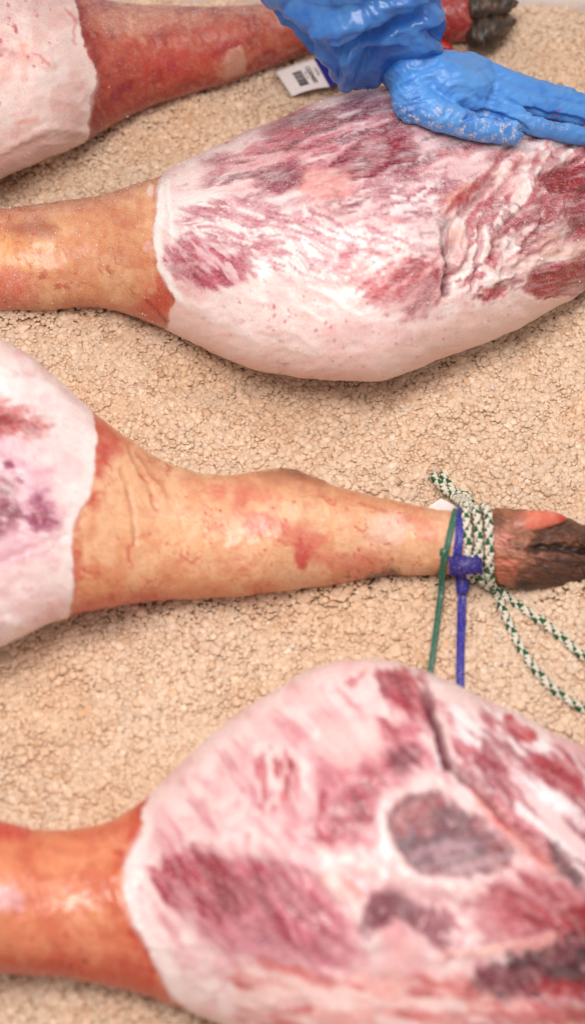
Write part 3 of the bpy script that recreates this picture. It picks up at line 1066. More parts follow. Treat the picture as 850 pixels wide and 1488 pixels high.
    def hoofy(q):
        q.mottle((112, 78, 56), 9, 0.5, 0.64, 0.7)
        q.mottle((34, 22, 18), 6, 0.46, 0.58, 0.85)
        q.wet[:] = 0.5
    small_body('hoof', [(676, -14, 36, .8, 0), (704, -12, 32, .8, 0), (732, -8, 23, .8, 0), (754, -4, 12, .8, 0)], .044, FLESH, r, 14, 18, fn=hoofy)
    small_body('hoof', [(676, 26, 70, .7, 0), (700, 20, 76, .7, 0), (726, 18, 66, .7, 0), (750, 22, 40, .7, 0)], .026, FLESH, r, 14, 18, fn=hoofy)
    small_body('dewclaw', [(636, 56, 74, .8, 0), (648, 60, 76, .8, 0), (658, 66, 76, .8, 0)], .014, FLESH, r, 6, 8, base=(200, 40, 40), n=16)
    return b


# ---- leg 3: the tied one across the middle -------------------------------------------------
def ham_three():
    st = [(-420, 600, 840, .62, .012), (-320, 530, 905, .58, .012), (-220, 492, 945, .56, .012), (-120, 476, 955, .56, .012),
          (-50, 478, 946, .57, .012), (0, 492, 932, .6, .012), (40, 516, 918, .64, .012), (80, 547, 904, .67, .012), (120, 582, 891, .7, .012),
          (160, 617, 883, .74, .012), (200, 646, 877, .77, .012), (240, 669, 873, .8, .012), (280, 684, 871, .82, .012), (320, 691, 868, .83, .012),
          (360, 687, 865, .84, .012), (390, 680, 861, .84, .012), (420, 681, 858, .84, .012), (450, 692, 854, .84, .011), (480, 704, 850, .86, .01),
          (520, 715, 844, .88, .009), (560, 724, 838, .9, .008), (600, 733, 836, .9, .006), (645, 741, 836, .9, .004), (690, 742, 838, .88, .004),
          (730, 738, 850, .82, .005), (775, 741, 854, .78, .005), (810, 748, 853, .74, .005), (850, 762, 848, .7, .005), (890, 775, 842, .7, .005)]
    px = columns(-420, 890, -20, 870, 460, 36, 10)
    b = Body(st, px, 270, 60, 30, fit=True)
    p = Paint(b.X, b.Y, (248, 222, 217))
    p.warp = 1.0
    X, Y = p.X, p.Y
    p.mottle((252, 236, 231), 46, 0.45, 0.66, 0.8)
    p.mottle((240, 194, 196), 34, 0.5, 0.68, 0.6)
    p.mottle((222, 160, 176), 16, 0.54, 0.7, 0.4, within=(1 - sstep(40, 110, X)))
    win = [(-300, 560), (-20, 590), (40, 640), (84, 700), (84, 770), (50, 800), (-20, 810), (-300, 800)]
    p.poly(win, (216, 160, 176), 20, 14, 30, 0.8)
    p.poly([(-60, 590), (10, 584), (40, 600), (72, 616), (70, 634), (52, 642), (20, 626), (-20, 628)], (206, 116, 104), 7, 10, 14, 0.85, disp=-0.002, wet=0.55)
    p.poly([(-60, 592), (4, 588), (24, 606), (10, 630), (-60, 640)], (138, 46, 58), 8, 10, 14, 0.95)
    p.spots([(0, 590), (60, 600), (70, 640), (10, 630)], (196, 70, 60), 8, 1.5, 4, 0.7, 31)
    p.poly([(6, 670), (14, 666), (26, 688), (38, 700), (34, 708), (18, 700)], (140, 50, 98), 4, 5, 9, 0.85)
    pur = [(-200, 690), (-10, 690), (20, 706), (30, 740), (22, 764), (-10, 780), (-200, 780)]
    p.poly(pur, (154, 70, 100), 9, 12, 18, 0.95, dust=0.3)
    p.poly(pur, (112, 36, 70), 8, 10, 12, 0.9, (30, 24, 10, .42, .56))
    p.poly([(34, 742), (44, 722), (60, 710), (76, 724), (80, 750), (66, 772), (46, 776), (36, 764)], (178, 108, 138), 9, 9, 14, 0.9)
    p.poly([(36, 756), (46, 740), (58, 756), (54, 774), (40, 776)], (128, 46, 84), 6, 6, 10, 0.95)
    p.line([(44, 736), (56, 716), (70, 710)], 5, (160, 86, 128), 4, 4, 10, 0.65)
    p.line([(96, 776), (80, 782), (40, 800), (0, 812)], 5, (236, 180, 184), 5, 4, 14, 0.6, disp=-0.0015)
    p.line([(0, 560), (40, 556), (76, 566)], 14, (253, 244, 240), 8, 5, 18, 0.7, disp=0.001)
    p.poly([(30, 880), (70, 866), (100, 862), (100, 890), (40, 908)], (246, 196, 192), 8, 6, 16, 0.55)
    p.poly([(-60, 688), (10, 690), (26, 712), (30, 742), (20, 766), (-60, 780)], (124, 40, 80), 8, 6, 14, 0.85, (30, 26, 9, .3, .5), wet=0.7)
    p.poly([(36, 762), (42, 742), (56, 722), (72, 716), (78, 744), (64, 768), (48, 776)], (160, 84, 118), 8, 6, 14, 0.75, (60, 24, 8, .34, .54))
    p.poly([(-40, 592), (6, 590), (36, 606), (66, 622), (60, 636), (30, 628), (-40, 640)], (176, 66, 62), 7, 6, 12, 0.85, (28, 26, 8, .32, .5), wet=0.7)
    p.fibres()
    p.rub(20, 0.4)
    p.warp = 0.12
    sb = [(108, 300), (118, 560), (134, 592), (141, 632), (140, 680), (131, 720), (112, 748), (103, 780), (108, 830), (105, 872), (98, 900), (90, 1100), (1000, 1100), (1000, 300)]
    p.disp += 0.0004
    sk = p.poly(sb, (238, 184, 140), 2.0, 3.0, 10, 1.0, dust=0.08, wet=0.42, disp=-0.0004, smooth=1)
    p.warp = 0.6
    # lower edge reads orange, upper edge brownish
    p.poly([(100, 870), (200, 848), (330, 846), (450, 838), (560, 820), (660, 822), (660, 880), (300, 920), (90, 960)], (216, 126, 80), 16, 6, 26, 0.75, within=sk)
    p.poly([(98, 905), (108, 865), (150, 860), (200, 862), (260, 862), (260, 900), (100, 930)], (202, 74, 50), 9, 6, 18, 0.85, within=sk)
    p.poly([(104, 790), (150, 760), (190, 780), (180, 850), (130, 870), (106, 850)], (228, 150, 100), 14, 10, 26, 0.7, within=sk)
    p.mottle((240, 190, 150), 50, 0.46, 0.64, 0.75, sk)
    p.mottle((226, 148, 104), 36, 0.52, 0.7, 0.6, sk)
    p.mottle((224, 150, 116), 8, 0.54, 0.7, 0.3, sk)
    p.poly([(134, 560), (134, 592), (141, 630), (140, 690), (150, 684), (166, 676), (176, 650), (190, 640), (170, 590)], (204, 84, 64), 12, 10, 16, 0.9, within=sk, wet=0.55)
    p.poly([(140, 640), (140, 780), (120, 780), (134, 720)], (224, 130, 88), 8, 6, 16, 0.6, within=sk)
    p.poly([(190, 650), (250, 690), (250, 760), (215, 720)], (216, 158, 116), 12, 8, 20, 0.6, within=sk, streak=(60, 40, 10, .4, .6))
    p.poly([(170, 650), (280, 690), (300, 690), (230, 660)], (206, 150, 112), 8, 6, 16, 0.6, within=sk)
    for q in ([(188, 650), (212, 690), (226, 740)], [(200, 655), (228, 690), (246, 720)], [(178, 680), (190, 730), (196, 790)]):
        p.line(q, 4, (206, 140, 98), 4, 3, 14, 0.55, disp=-0.0016)
    # rubbed pink patches down the shank
    for q, op in (([(330, 735), (390, 742), (430, 762), (470, 770), (460, 800), (440, 828), (424, 812), (420, 780), (370, 772)], .7),
                  ([(290, 712), (340, 706), (420, 716), (400, 730), (330, 728)], .55), ([(430, 800), (520, 800), (580, 812), (560, 832), (470, 836)], .5),
                  ([(540, 735), (640, 752), (640, 800), (600, 780)], .45), ([(352, 756), (392, 760), (388, 782), (350, 778)], .6)):
        p.poly(q, (216, 104, 90), 9, 12, 16, op, within=sk)
    p.poly([(420, 776), (446, 780), (440, 826), (430, 826)], (206, 70, 66), 4, 8, 10, 0.75, within=sk)
    p.poly([(530, 752), (570, 742), (600, 770), (570, 800), (530, 790)], (242, 200, 178), 10, 8, 18, 0.8, within=sk)
    p.line([(520, 733), (545, 737), (560, 742)], 4, (206, 92, 84), 3, 3, 8, 0.7)
    p.spots([(286, 738), (322, 738), (324, 770), (288, 772)], (200, 92, 70), 44, 1.0, 2.3, 0.9, 41)
    p.spots([(180, 700), (620, 750), (620, 820), (160, 850)], (200, 78, 62), 80, 0.9, 2.6, 0.75, 42)
    p.spots([(540, 756), (620, 760), (610, 800), (500, 826)], (206, 40, 44), 8, 1.0, 2.0, 0.8, 43)
    p.veins((204, 78, 60), 17, 0.028, 0.85, sk, 10, 2.2)
    p.veins((200, 70, 58), 12, 0.022, 0.7, sk, 40, 1.5)
    p.veins((196, 96, 74), 10, 0.022, 0.4, sk, -30, 1.6)
    p.line([(196, 790), (186, 800), (192, 822)], 4, (206, 84, 64), 2, 4, 8, 0.7)
    p.line([(262, 808), (276, 818), (290, 812)], 3, (212, 100, 80), 2, 3, 8, 0.7)
    # brown hock and dark smear
    p.poly([(372, 692), (392, 678), (420, 670), (450, 686), (476, 704), (462, 714), (430, 706), (400, 702)], (150, 100, 72), 8, 6, 14, 0.9, within=sk, disp=0.0012, wet=0.1)
    p.poly([(400, 684), (430, 684), (452, 698), (430, 700)], (112, 76, 58), 6, 6, 8, 0.6, within=sk, streak=(15, 12, 3, .4, .6))
    p.poly([(300, 680), (390, 680), (470, 704), (560, 722), (650, 738), (650, 752), (540, 738), (450, 722), (330, 704)], (214, 140, 100), 8, 5, 18, 0.6, within=sk)
    p.poly([(530, 846), (548, 832), (570, 828), (590, 826), (586, 842)], (64, 36, 26), 5, 6, 10, 0.85, within=sk)
    p.spots([(470, 832), (580, 820), (580, 845), (470, 846)], (120, 60, 40), 14, 1, 2.5, 0.7, 44)
    p.edge_blood(sb, sk, (198, 66, 50), 22, 0.75)
    p.line([(106, 592), (128, 620), (131, 670), (122, 715), (104, 748), (96, 782), (101, 830), (98, 872)], 10, (252, 236, 231), 6, 3, 16, 0.5)
    # trotter
    tp = [(676, 640), (1000, 640), (1000, 950), (690, 950), (682, 800)]
    p.poly(tp, (158, 106, 82), 12, 6, 12, 0.95, wet=0.3)
    p.poly([(700, 752), (726, 758), (750, 778), (742, 800), (716, 800), (700, 790)], (214, 146, 136), 9, 8, 14, 0.85)
    p.poly([(706, 808), (730, 806), (760, 820), (740, 842), (712, 838)], (204, 122, 104), 9, 8, 14, 0.75)
    p.poly([(736, 846), (770, 812), (850, 806), (900, 820), (900, 880), (740, 880)], (92, 50, 32), 10, 10, 14, 0.85)
    p.poly([(740, 842), (800, 838), (860, 832), (900, 880), (740, 880)], (40, 24, 20), 7, 6, 10, 0.85)
    p.poly([(770, 778), (800, 762), (850, 764), (850, 784), (800, 800), (780, 800)], (58, 42, 24), 8, 8, 10, 0.85, disp=-0.003)
    p.poly([(812, 780), (836, 776), (850, 790), (830, 800)], (176, 116, 82), 6, 6, 10, 0.8)
    p.poly([(704, 742), (724, 738), (732, 760), (722, 764)], (96, 64, 52), 6, 6, 8, 0.75)
    p.poly([(740, 740), (770, 738), (770, 760), (744, 762)], (120, 80, 62), 7, 7, 10, 0.6, streak=(40, 14, 4, .4, .6))
    p.poly([(780, 700), (950, 700), (950, 900), (760, 900), (772, 830), (800, 790)], (84, 48, 30), 18, 8, 16, 0.75)
    p.poly(tp, (112, 70, 50), 8, 6, 8, 0.5, (20, 22, 3.5, .52, .62))
    p.poly([(770, 810), (850, 790), (850, 830), (780, 836)], (40, 26, 22), 8, 8, 9, 0.6, (12, 26, 4, .46, .6))
    sk = np.where(sk > 0.5, 1.0, 0.0)
    ft = (X > 690).astype(float)
    p.line([(772, 798), (806, 796), (850, 801), (900, 808)], 9, (32, 18, 13), 5, 4, 10, 0.85, disp=-0.006)
    p.line([(740, 790), (765, 800), (790, 818)], 5, (90, 50, 34), 4, 4, 8, 0.6, disp=-0.002)
    p.poly([(798, 804), (850, 808), (900, 812), (900, 860), (800, 850)], (54, 30, 20), 8, 8, 10, 0.7, (8, 22, 4, .4, .58))
    p.disp += sstep(700, 730, X) * ((fbm(X / 11, Y / 7, 431, 3) - 0.5) * 0.0034 + (fbm(X / 26, Y / 3.6, 432, 2) - 0.5) * 0.0016)
    p.wet -= sstep(700, 730, X) * 0.35
    p.col *= 1 - sstep(684, 700, X)[:, None] * np.array([0.0, 0.16, 0.30])
    r = finish_ham(b, p, sk, 'leg of pork with shank tied by rope and plastic straps, trotter at right', ft)

    def pink(q):
        q.mottle((236, 140, 110), 12, 0.45, 0.65, 0.8)
        q.poly([(806, 730), (840, 740), (840, 770), (812, 764)], (200, 60, 56), 6, 2, 8, 0.8)
        q.poly([(730, 720), (764, 730), (760, 800), (730, 800)], (166, 104, 84), 8, 4, 8, 0.9)
        q.wet[:] = 0.5

    def dark(q):
        q.mottle((104, 72, 54), 12, 0.5, 0.66, 0.7)
        q.mottle((44, 28, 22), 9, 0.5, 0.64, 0.8)
        q.wet[:] = 0.45
    small_body('dewclaw', [(738, 745, 775, .6, 0), (764, 741, 776, .6, 0), (795, 742, 769, .7, 0), (822, 749, 759, .7, 0)], [.056, .057, .055, .052], FLESH, r, 12, 12, base=(220, 118, 92), fn=pink)
    small_body('hoof', [(838, 768, 800, .8, 0), (866, 766, 802, .8, 0), (900, 772, 804, .8, 0), (945, 790, 798, .8, 0)], [.046, .046, .040, .032], FLESH, r, 40, 30, base=(88, 56, 40), fn=dark)
    small_body('hoof', [(840, 804, 842, .7, 0), (868, 802, 845, .7, 0), (904, 806, 842, .7, 0), (950, 820, 830, .7, 0)], [.028, .028, .024, .02], FLESH, r, 40, 30, base=(78, 44, 28), fn=dark)
    return b


# ---- leg 4: near, bottom -------------------------------------------------------------------
def ham_four():
    st = [(-330, 1215, 1330, .85, .004), (-230, 1212, 1345, .9, .006), (-120, 1200, 1375, .88, .008), (-50, 1184, 1402, .84, .01),
          (0, 1190, 1412, .8, .012), (50, 1204, 1418, .78, .014), (100, 1206, 1422, .76, .014), (150, 1195, 1430, .74, .014),
          (190, 1174, 1440, .7, .014), (220, 1150, 1450, .66, .014), (260, 1112, 1464, .62, .014), (300, 1076, 1478, .6, .014), (350, 1036, 1500, .58, .014),
          (400, 1001, 1526, .56, .014), (450, 974, 1548, .54, .014), (500, 961, 1564, .53, .014), (550, 958, 1574, .52, .014), (600, 967, 1578, .52, .014),
          (650, 989, 1576, .52, .014), (700, 1014, 1570, .53, .014), (750, 1038, 1560, .54, .014), (800, 1063, 1545, .55, .014),
          (850, 1090, 1524, .56, .014), (900, 1122, 1492, .58, .014), (960, 1165, 1440, .6, .014), (1005, 1205, 1390, .62, .014)]
    px = columns(-330, 1005, -30, 880, 470, 40, 24)
    b = Body(st, px, 286, 45, 70, fit=True)
    p = Paint(b.X, b.Y, (247, 217, 213))
    p.warp = 0.69
    p.defang = 52
    X, Y = p.X, p.Y
    p.mottle((249, 228, 224), 60, 0.46, 0.66, 0.7)
    p.mottle((236, 180, 182), 48, 0.52, 0.70, 0.45)
    p.mottle((226, 154, 162), 20, 0.53, 0.7, 0.45, stretch=(1, 2), ang=-20)
    # soft pink lean glowing through everywhere right of the rim
    body = [(230, 1200), (320, 1110), (430, 1030), (520, 980), (640, 1000), (850, 1110), (1000, 1200), (1000, 1600), (600, 1600), (400, 1480), (260, 1380), (210, 1300)]
    p.poly(body, (232, 178, 182), 20, 20, 50, 0.5, (-40, 60, 26, .4, .62))
    p.poly(body, (214, 128, 140), 20, 20, 40, 0.42, (52, 70, 15, .50, .66))
    # broad soft beds of lean under the single muscles
    p.poly([(225, 1250), (330, 1235), (420, 1250), (500, 1330), (540, 1400), (470, 1420), (360, 1390), (260, 1330)], (208, 128, 142), 22, 10, 30, 0.75)
    p.poly([(450, 1110), (540, 1080), (600, 1050), (610, 1130), (560, 1200), (520, 1235), (455, 1230)], (210, 128, 140), 20, 10, 30, 0.7)
    p.poly([(680, 1080), (860, 1100), (1000, 1200), (1000, 1300), (820, 1270), (700, 1180)], (206, 120, 130), 18, 8, 30, 0.6)
    p.poly([(680, 1280), (850, 1260), (1000, 1300), (1000, 1400), (780, 1400), (690, 1350)], (200, 104, 112), 20, 10, 30, 0.7)
    # upper red head
    p.poly([(545, 985), (556, 968), (590, 970), (616, 990), (630, 1022), (628, 1048), (604, 1040), (572, 1018)], (184, 70, 86), 8, 8, 18, 0.9, (50, 50, 14, .3, .5), wet=0.55)
    p.poly([(505, 990), (530, 974), (528, 990), (508, 1002)], (206, 110, 120), 6, 6, 12, 0.75)
    p.poly([(600, 1000), (626, 1020), (632, 1050), (616, 1044)], (142, 48, 66), 7, 6, 14, 0.75)
    p.poly([(546, 1050), (566, 1040), (600, 1048), (604, 1068), (570, 1082)], (196, 96, 112), 7, 9, 16, 0.8)
    p.poly([(572, 1090), (590, 1074), (610, 1086), (606, 1112), (580, 1122), (566, 1108)], (150, 66, 84), 7, 8, 14, 0.85)
    p.line([(622, 1010), (632, 1050), (640, 1085), (652, 1112)], 12, (120, 40, 56), 6, 5, 14, 0.8, disp=-0.006)
    p.line([(634, 1092), (636, 1112)], 12, (240, 226, 230), 4, 4, 10, 0.85)
    p.poly([(456, 1170), (500, 1150), (530, 1110), (548, 1120), (545, 1180), (520, 1220), (480, 1226), (456, 1206)], (176, 72, 92), 10, 14, 22, 0.92, (70, 50, 14, .30, .48), wet=0.6)
    p.poly([(352, 1130), (380, 1096), (412, 1090), (438, 1108), (430, 1160), (404, 1190), (372, 1180), (350, 1164)], (206, 110, 120), 8, 12, 16, 0.8, (80, 40, 9, .40, .56))
    p.poly([(395, 1100), (428, 1100), (430, 1150), (405, 1172)], (190, 70, 84), 7, 10, 14, 0.75, (85, 30, 8, .42, .58))
    p.line([(440, 1090), (452, 1150), (450, 1210)], 16, (248, 226, 222), 8, 6, 18, 0.6)
    p.poly([(460, 1060), (540, 1040), (560, 1090), (530, 1110), (480, 1110)], (246, 206, 200), 14, 10, 26, 0.7)
    # central grey-purple muscle with pale ring
    cm = [(566, 1196), (580, 1164), (618, 1150), (660, 1162), (700, 1190), (744, 1226), (750, 1256), (716, 1274), (660, 1280), (606, 1266), (574, 1240)]
    p.poly([(550, 1196), (566, 1146), (620, 1130), (680, 1146), (730, 1186), (770, 1236), (770, 1276), (700, 1296), (600, 1288), (556, 1250)], (247, 208, 206), 10, 8, 24, 0.9, disp=0.002)
    p.poly(cm, (112, 60, 76), 6, 6, 16, 0.98, disp=-0.003, dust=0.3, wet=0.5)
    p.poly(cm, (176, 112, 112), 8, 8, 20, 0.55, (20, 40, 20, .46, .6))
    p.poly(cm, (84, 46, 64), 6, 6, 14, 0.75, (-10, 46, 12, .48, .6))
    p.poly([(590, 1220), (740, 1216), (752, 1262), (660, 1282), (590, 1262)], (196, 160, 170), 8, 8, 14, 0.6, (-12, 44, 5.5, .5, .6), dust=0.3)
    p.poly([(566, 1190), (584, 1162), (630, 1152), (650, 1166), (600, 1190), (586, 1230)], (178, 92, 98), 8, 6, 16, 0.7)
    # left lower lean
    ll = [(214, 1272), (236, 1246), (290, 1236), (350, 1250), (380, 1290), (360, 1330), (320, 1344), (270, 1326), (230, 1304)]
    p.poly(ll, (204, 118, 130), 10, 12, 22, 0.85, (60, 60, 20, .3, .5))
    p.poly(ll, (172, 60, 78), 9, 12, 18, 0.92, (62, 50, 11, .36, .52), wet=0.6)
    p.poly([(280, 1262), (330, 1254), (356, 1290), (330, 1322), (296, 1300)], (150, 56, 72), 9, 10, 16, 0.7, (62, 40, 12, .4, .58))
    p.poly([(330, 1220), (400, 1226), (470, 1290), (520, 1360), (500, 1410), (420, 1400), (360, 1350), (340, 1290)], (204, 120, 134), 14, 16, 26, 0.7, (58, 70, 12, .42, .58))
    p.poly([(350, 1230), (420, 1260), (470, 1330), (480, 1390), (430, 1390), (380, 1320)], (166, 66, 88), 12, 12, 20, 0.9, (58, 70, 9, .42, .56))
    p.poly([(290, 1340), (380, 1350), (440, 1400), (400, 1420), (330, 1390)], (200, 126, 146), 12, 12, 22, 0.6, (50, 50, 12, .42, .6))
    # pale collar folds
    p.line([(300, 1230), (400, 1235), (470, 1265), (520, 1310), (545, 1370)], 22, (247, 218, 214), 10, 8, 30, 0.65, disp=0.003)
    p.line([(470, 1240), (540, 1260), (600, 1290), (700, 1300)], 18, (248, 214, 208), 9, 6, 26, 0.65, disp=0.002)
    p.poly([(462, 1268), (500, 1270), (530, 1300), (522, 1312), (480, 1296)], (224, 138, 128), 8, 8, 18, 0.75)
    # dark pair lower centre
    p.poly([(524, 1350), (532, 1312), (560, 1296), (600, 1306), (622, 1330), (606, 1352), (570, 1340), (540, 1366)], (122, 58, 76), 7, 7, 16, 0.92, disp=-0.002, wet=0.5)
    p.poly([(616, 1318), (650, 1322), (668, 1346), (650, 1364), (676, 1388), (640, 1394), (622, 1370), (606, 1350)], (146, 70, 88), 8, 8, 16, 0.88, disp=-0.002)
    p.poly([(560, 1352), (610, 1358), (620, 1400), (560, 1410)], (236, 176, 174), 10, 10, 20, 0.7)
    # right: raking bands of lean and fat along the seam
    rb = [(640, 1010), (720, 1040), (860, 1110), (1000, 1190), (1000, 1330), (860, 1300), (780, 1236), (720, 1180), (670, 1120)]
    p.poly(rb, (246, 222, 220), 12, 8, 24, 0.8)
    p.poly(rb, (204, 112, 124), 10, 10, 20, 0.85, (44, 90, 18, .46, .6))
    p.poly(rb, (150, 60, 78), 10, 10, 18, 0.8, (46, 80, 13, .54, .66))
    p.poly(rb, (252, 240, 240), 10, 10, 16, 0.9, (42, 80, 9, .54, .64))
    p.poly([(726, 1052), (744, 1044), (766, 1062), (780, 1072), (770, 1084), (744, 1078)], (190, 30, 52), 4, 7, 10, 0.92, wet=0.8)
    p.poly([(746, 1100), (800, 1100), (850, 1130), (870, 1160), (820, 1152), (770, 1132)], (184, 66, 80), 8, 10, 18, 0.85, wet=0.5)
    p.poly([(690, 1096), (712, 1090), (740, 1130), (752, 1170), (730, 1166), (704, 1130)], (164, 74, 90), 7, 8, 16, 0.9, disp=-0.002)
    p.line([(745, 1120), (775, 1150), (800, 1160), (850, 1200)], 12, (252, 244, 244), 6, 5, 14, 0.85, disp=0.0015)
    p.line([(650, 1105), (690, 1140), (730, 1190), (790, 1240), (850, 1290)], 12, (140, 50, 66), 6, 6, 18, 0.75, disp=-0.006)
    p.line([(690, 1150), (730, 1200), (780, 1240), (800, 1260)], 18, (226, 136, 128), 8, 5, 20, 0.8, disp=0.003)
    p.poly([(716, 1180), (738, 1190), (748, 1208), (730, 1206)], (208, 60, 62), 5, 4, 10, 0.8, wet=0.7)
    p.line([(808, 1230), (820, 1250), (842, 1276)], 12, (84, 32, 48), 6, 4, 12, 0.85, disp=-0.004)
    # lower right
    p.poly([(690, 1290), (760, 1262), (820, 1280), (850, 1330), (800, 1360), (730, 1340), (690, 1320)], (192, 106, 112), 12, 12, 24, 0.75, (30, 50, 16, .36, .56))
    p.poly([(730, 1330), (770, 1318), (800, 1340), (780, 1356)], (176, 48, 66), 6, 8, 12, 0.8, wet=0.7)
    p.line([(700, 1376), (760, 1362), (830, 1346)], 8, (160, 66, 80), 5, 5, 18, 0.7)
    p.line([(640, 1388), (720, 1382), (800, 1366)], 14, (244, 196, 182), 7, 6, 20, 0.75, disp=0.002)
    p.poly([(800, 1330), (880, 1300), (1000, 1300), (1000, 1400), (860, 1370), (820, 1360)], (182, 34, 46), 8, 10, 16, 0.9, wet=0.85, disp=-0.003)
    dk = [(680, 1440), (700, 1410), (760, 1390), (810, 1384), (860, 1350), (1000, 1340), (1000, 1470), (850, 1440), (800, 1456), (740, 1466), (700, 1466)]
    p.poly(dk, (112, 46, 60), 10, 10, 20, 0.92, disp=-0.005, wet=0.6)
    p.poly(dk, (60, 14, 26), 10, 12, 18, 0.8, (-14, 50, 18, .46, .6), wet=0.8)
    p.poly([(765, 1436), (800, 1422), (860, 1430), (900, 1440), (840, 1452), (790, 1450)], (180, 20, 36), 7, 7, 12, 0.85, wet=0.9)
    p.poly([(660, 1400), (720, 1394), (760, 1392), (700, 1404)], (253, 240, 238), 5, 4, 12, 0.8)
    # underside
    un = [(330, 1400), (450, 1420), (560, 1410), (680, 1420), (760, 1470), (1000, 1480), (1000, 1620), (500, 1620), (360, 1500)]
    p.poly(un, (238, 170, 160), 14, 14, 30, 0.75)
    p.poly(un, (206, 92, 88), 12, 14, 26, 0.7, (12, 60, 16, .52, .66))
    p.poly(un, (252, 226, 220), 12, 14, 26, 0.6, (8, 70, 16, .54, .66))
    p.line([(380, 1395), (430, 1412), (480, 1432)], 12, (214, 100, 92), 7, 6, 16, 0.7)
    p.poly([(700, 1476), (800, 1462), (860, 1470), (860, 1490), (700, 1500)], (206, 60, 62), 10, 10, 20, 0.6)
    p.poly([(548, 984), (558, 970), (592, 972), (618, 994), (628, 1024), (622, 1042), (594, 1034), (566, 1010)], (170, 54, 72), 8, 6, 14, 0.85, (55, 46, 12, .26, .44), wet=0.7)
    p.poly([(470, 1180), (508, 1150), (536, 1128), (548, 1150), (542, 1190), (514, 1222), (480, 1222)], (168, 66, 84), 9, 8, 18, 0.8, (75, 44, 11, .32, .5), wet=0.6)
    p.poly([(560, 1100), (590, 1080), (610, 1092), (604, 1116), (578, 1126)], (128, 48, 66), 8, 6, 14, 0.8)
    p.poly([(530, 1120), (560, 1100), (570, 1140), (556, 1180), (540, 1170)], (190, 90, 104), 9, 8, 16, 0.7)
    p.poly([(228, 1270), (252, 1252), (300, 1250), (350, 1268), (366, 1300), (336, 1330), (288, 1322), (246, 1298)], (164, 56, 72), 10, 8, 18, 0.75, (64, 50, 10, .36, .54), wet=0.6)
    p.poly([(362, 1250), (412, 1262), (456, 1310), (488, 1370), (468, 1396), (420, 1376), (376, 1316)], (170, 76, 96), 10, 9, 18, 0.75, (60, 60, 8, .4, .56), wet=0.6)
    p.poly([(760, 1108), (806, 1108), (850, 1136), (880, 1168), (820, 1150), (776, 1132)], (168, 44, 60), 7, 6, 14, 0.8, (42, 46, 10, .3, .5), wet=0.7)
    p.poly([(700, 1300), (760, 1276), (814, 1290), (840, 1326), (796, 1350), (736, 1334)], (176, 76, 86), 10, 8, 18, 0.7, (36, 44, 12, .32, .5), wet=0.6)
    p.poly([(806, 1336), (880, 1304), (1000, 1304), (1000, 1390), (860, 1366)], (168, 16, 32), 8, 8, 14, 0.9, wet=0.9)
    p.line([(624, 1012), (634, 1052), (642, 1088), (654, 1114), (690, 1142), (730, 1192)], 7, (104, 26, 44), 5, 4, 14, 0.75, disp=-0.002)
    p.line([(560, 1150), (552, 1196), (562, 1244), (600, 1282), (660, 1292)], 12, (250, 226, 222), 7, 4, 18, 0.8, disp=0.0015)
    p.fibres(44, 7.0)
    p.rub(40, 0.25)
    p.warp = 0.12
    # skin
    sb = [(-420, 1000), (225, 1000), (218, 1150), (204, 1178), (210, 1204), (196, 1230), (183, 1254), (180, 1292), (191, 1332), (210, 1370), (230, 1408), (250, 1444), (275, 1476), (280, 1640), (-420, 1640)]
    p.disp += 0.0005
    sk = p.poly(sb, (226, 138, 98), 2.5, 3.6, 12, 1.0, dust=0.0, wet=0.45, disp=-0.0005, smooth=1)
    p.warp = 0.6
    p.mottle((232, 152, 112), 60, 0.46, 0.64, 0.7, sk)
    p.mottle((208, 104, 74), 46, 0.5, 0.68, 0.65, sk)
    p.mottle((220, 116, 88), 12, 0.52, 0.7, 0.35, sk)
    p.poly([(-400, 1380), (0, 1385), (100, 1390), (180, 1390), (240, 1420), (280, 1480), (-400, 1500)], (196, 66, 50), 16, 10, 26, 0.8, within=sk, wet=0.6)
    p.poly([(-300, 1170), (20, 1185), (56, 1205), (30, 1228), (-300, 1240)], (206, 56, 60), 12, 8, 22, 0.8, within=sk)
    p.poly([(190, 1140), (222, 1140), (206, 1180), (210, 1206), (196, 1230), (182, 1225)], (206, 76, 56), 7, 5, 14, 0.8, within=sk)
    p.poly([(180, 1250), (170, 1300), (180, 1340), (240, 1440), (200, 1400), (150, 1320), (150, 1260)], (214, 110, 72), 10, 6, 18, 0.5, within=sk)
    p.poly([(-20, 1290), (16, 1284), (42, 1300), (36, 1322), (4, 1328), (-20, 1320)], (228, 170, 172), 8, 8, 16, 0.8, within=sk)
    p.spots([(0, 1280), (170, 1260), (200, 1420), (0, 1400)], (196, 70, 62), 24, 1.5, 4, 0.6, 61)
    p.spots([(60, 1380), (130, 1380), (130, 1410), (60, 1410)], (120, 30, 30), 4, 1.5, 4, 0.8, 62)
    p.veins((190, 70, 56), 22, 0.022, 0.4, sk, 20, 2.0)
    p.edge_blood(sb, sk, (190, 50, 42), 30, 0.8)
    p.line([(213, 1205), (200, 1232), (189, 1258), (187, 1292), (199, 1332), (218, 1370), (238, 1408), (258, 1444)], 16, (250, 228, 224), 8, 4, 18, 0.7, disp=0.0003)
    sk = np.where(sk > 0.5, 1.0, 0.0)
    ft = (X < -215).astype(float)
    p.poly([(-420, 1150), (-215, 1150), (-215, 1400), (-420, 1400)], (150, 104, 84), 16, 10, 24, 0.9)
    r = finish_ham(b, p, sk, 'nearest leg of pork, large cut face with a round dark muscle', ft)
    for y0, y1, z in ((1208, 1268, .045), (1262, 1326, .03)):
        small_body('hoof', [(-400, y0 + 16, y1 - 16, .8, 0), (-360, y0 + 2, y1 - 2, .8, 0), (-315, y0, y1, .8, 0)], z, FLESH, r, 30, 20)
    return b


H1 = ham_one()
H2 = ham_two()
H3 = ham_three()
H4 = ham_four()


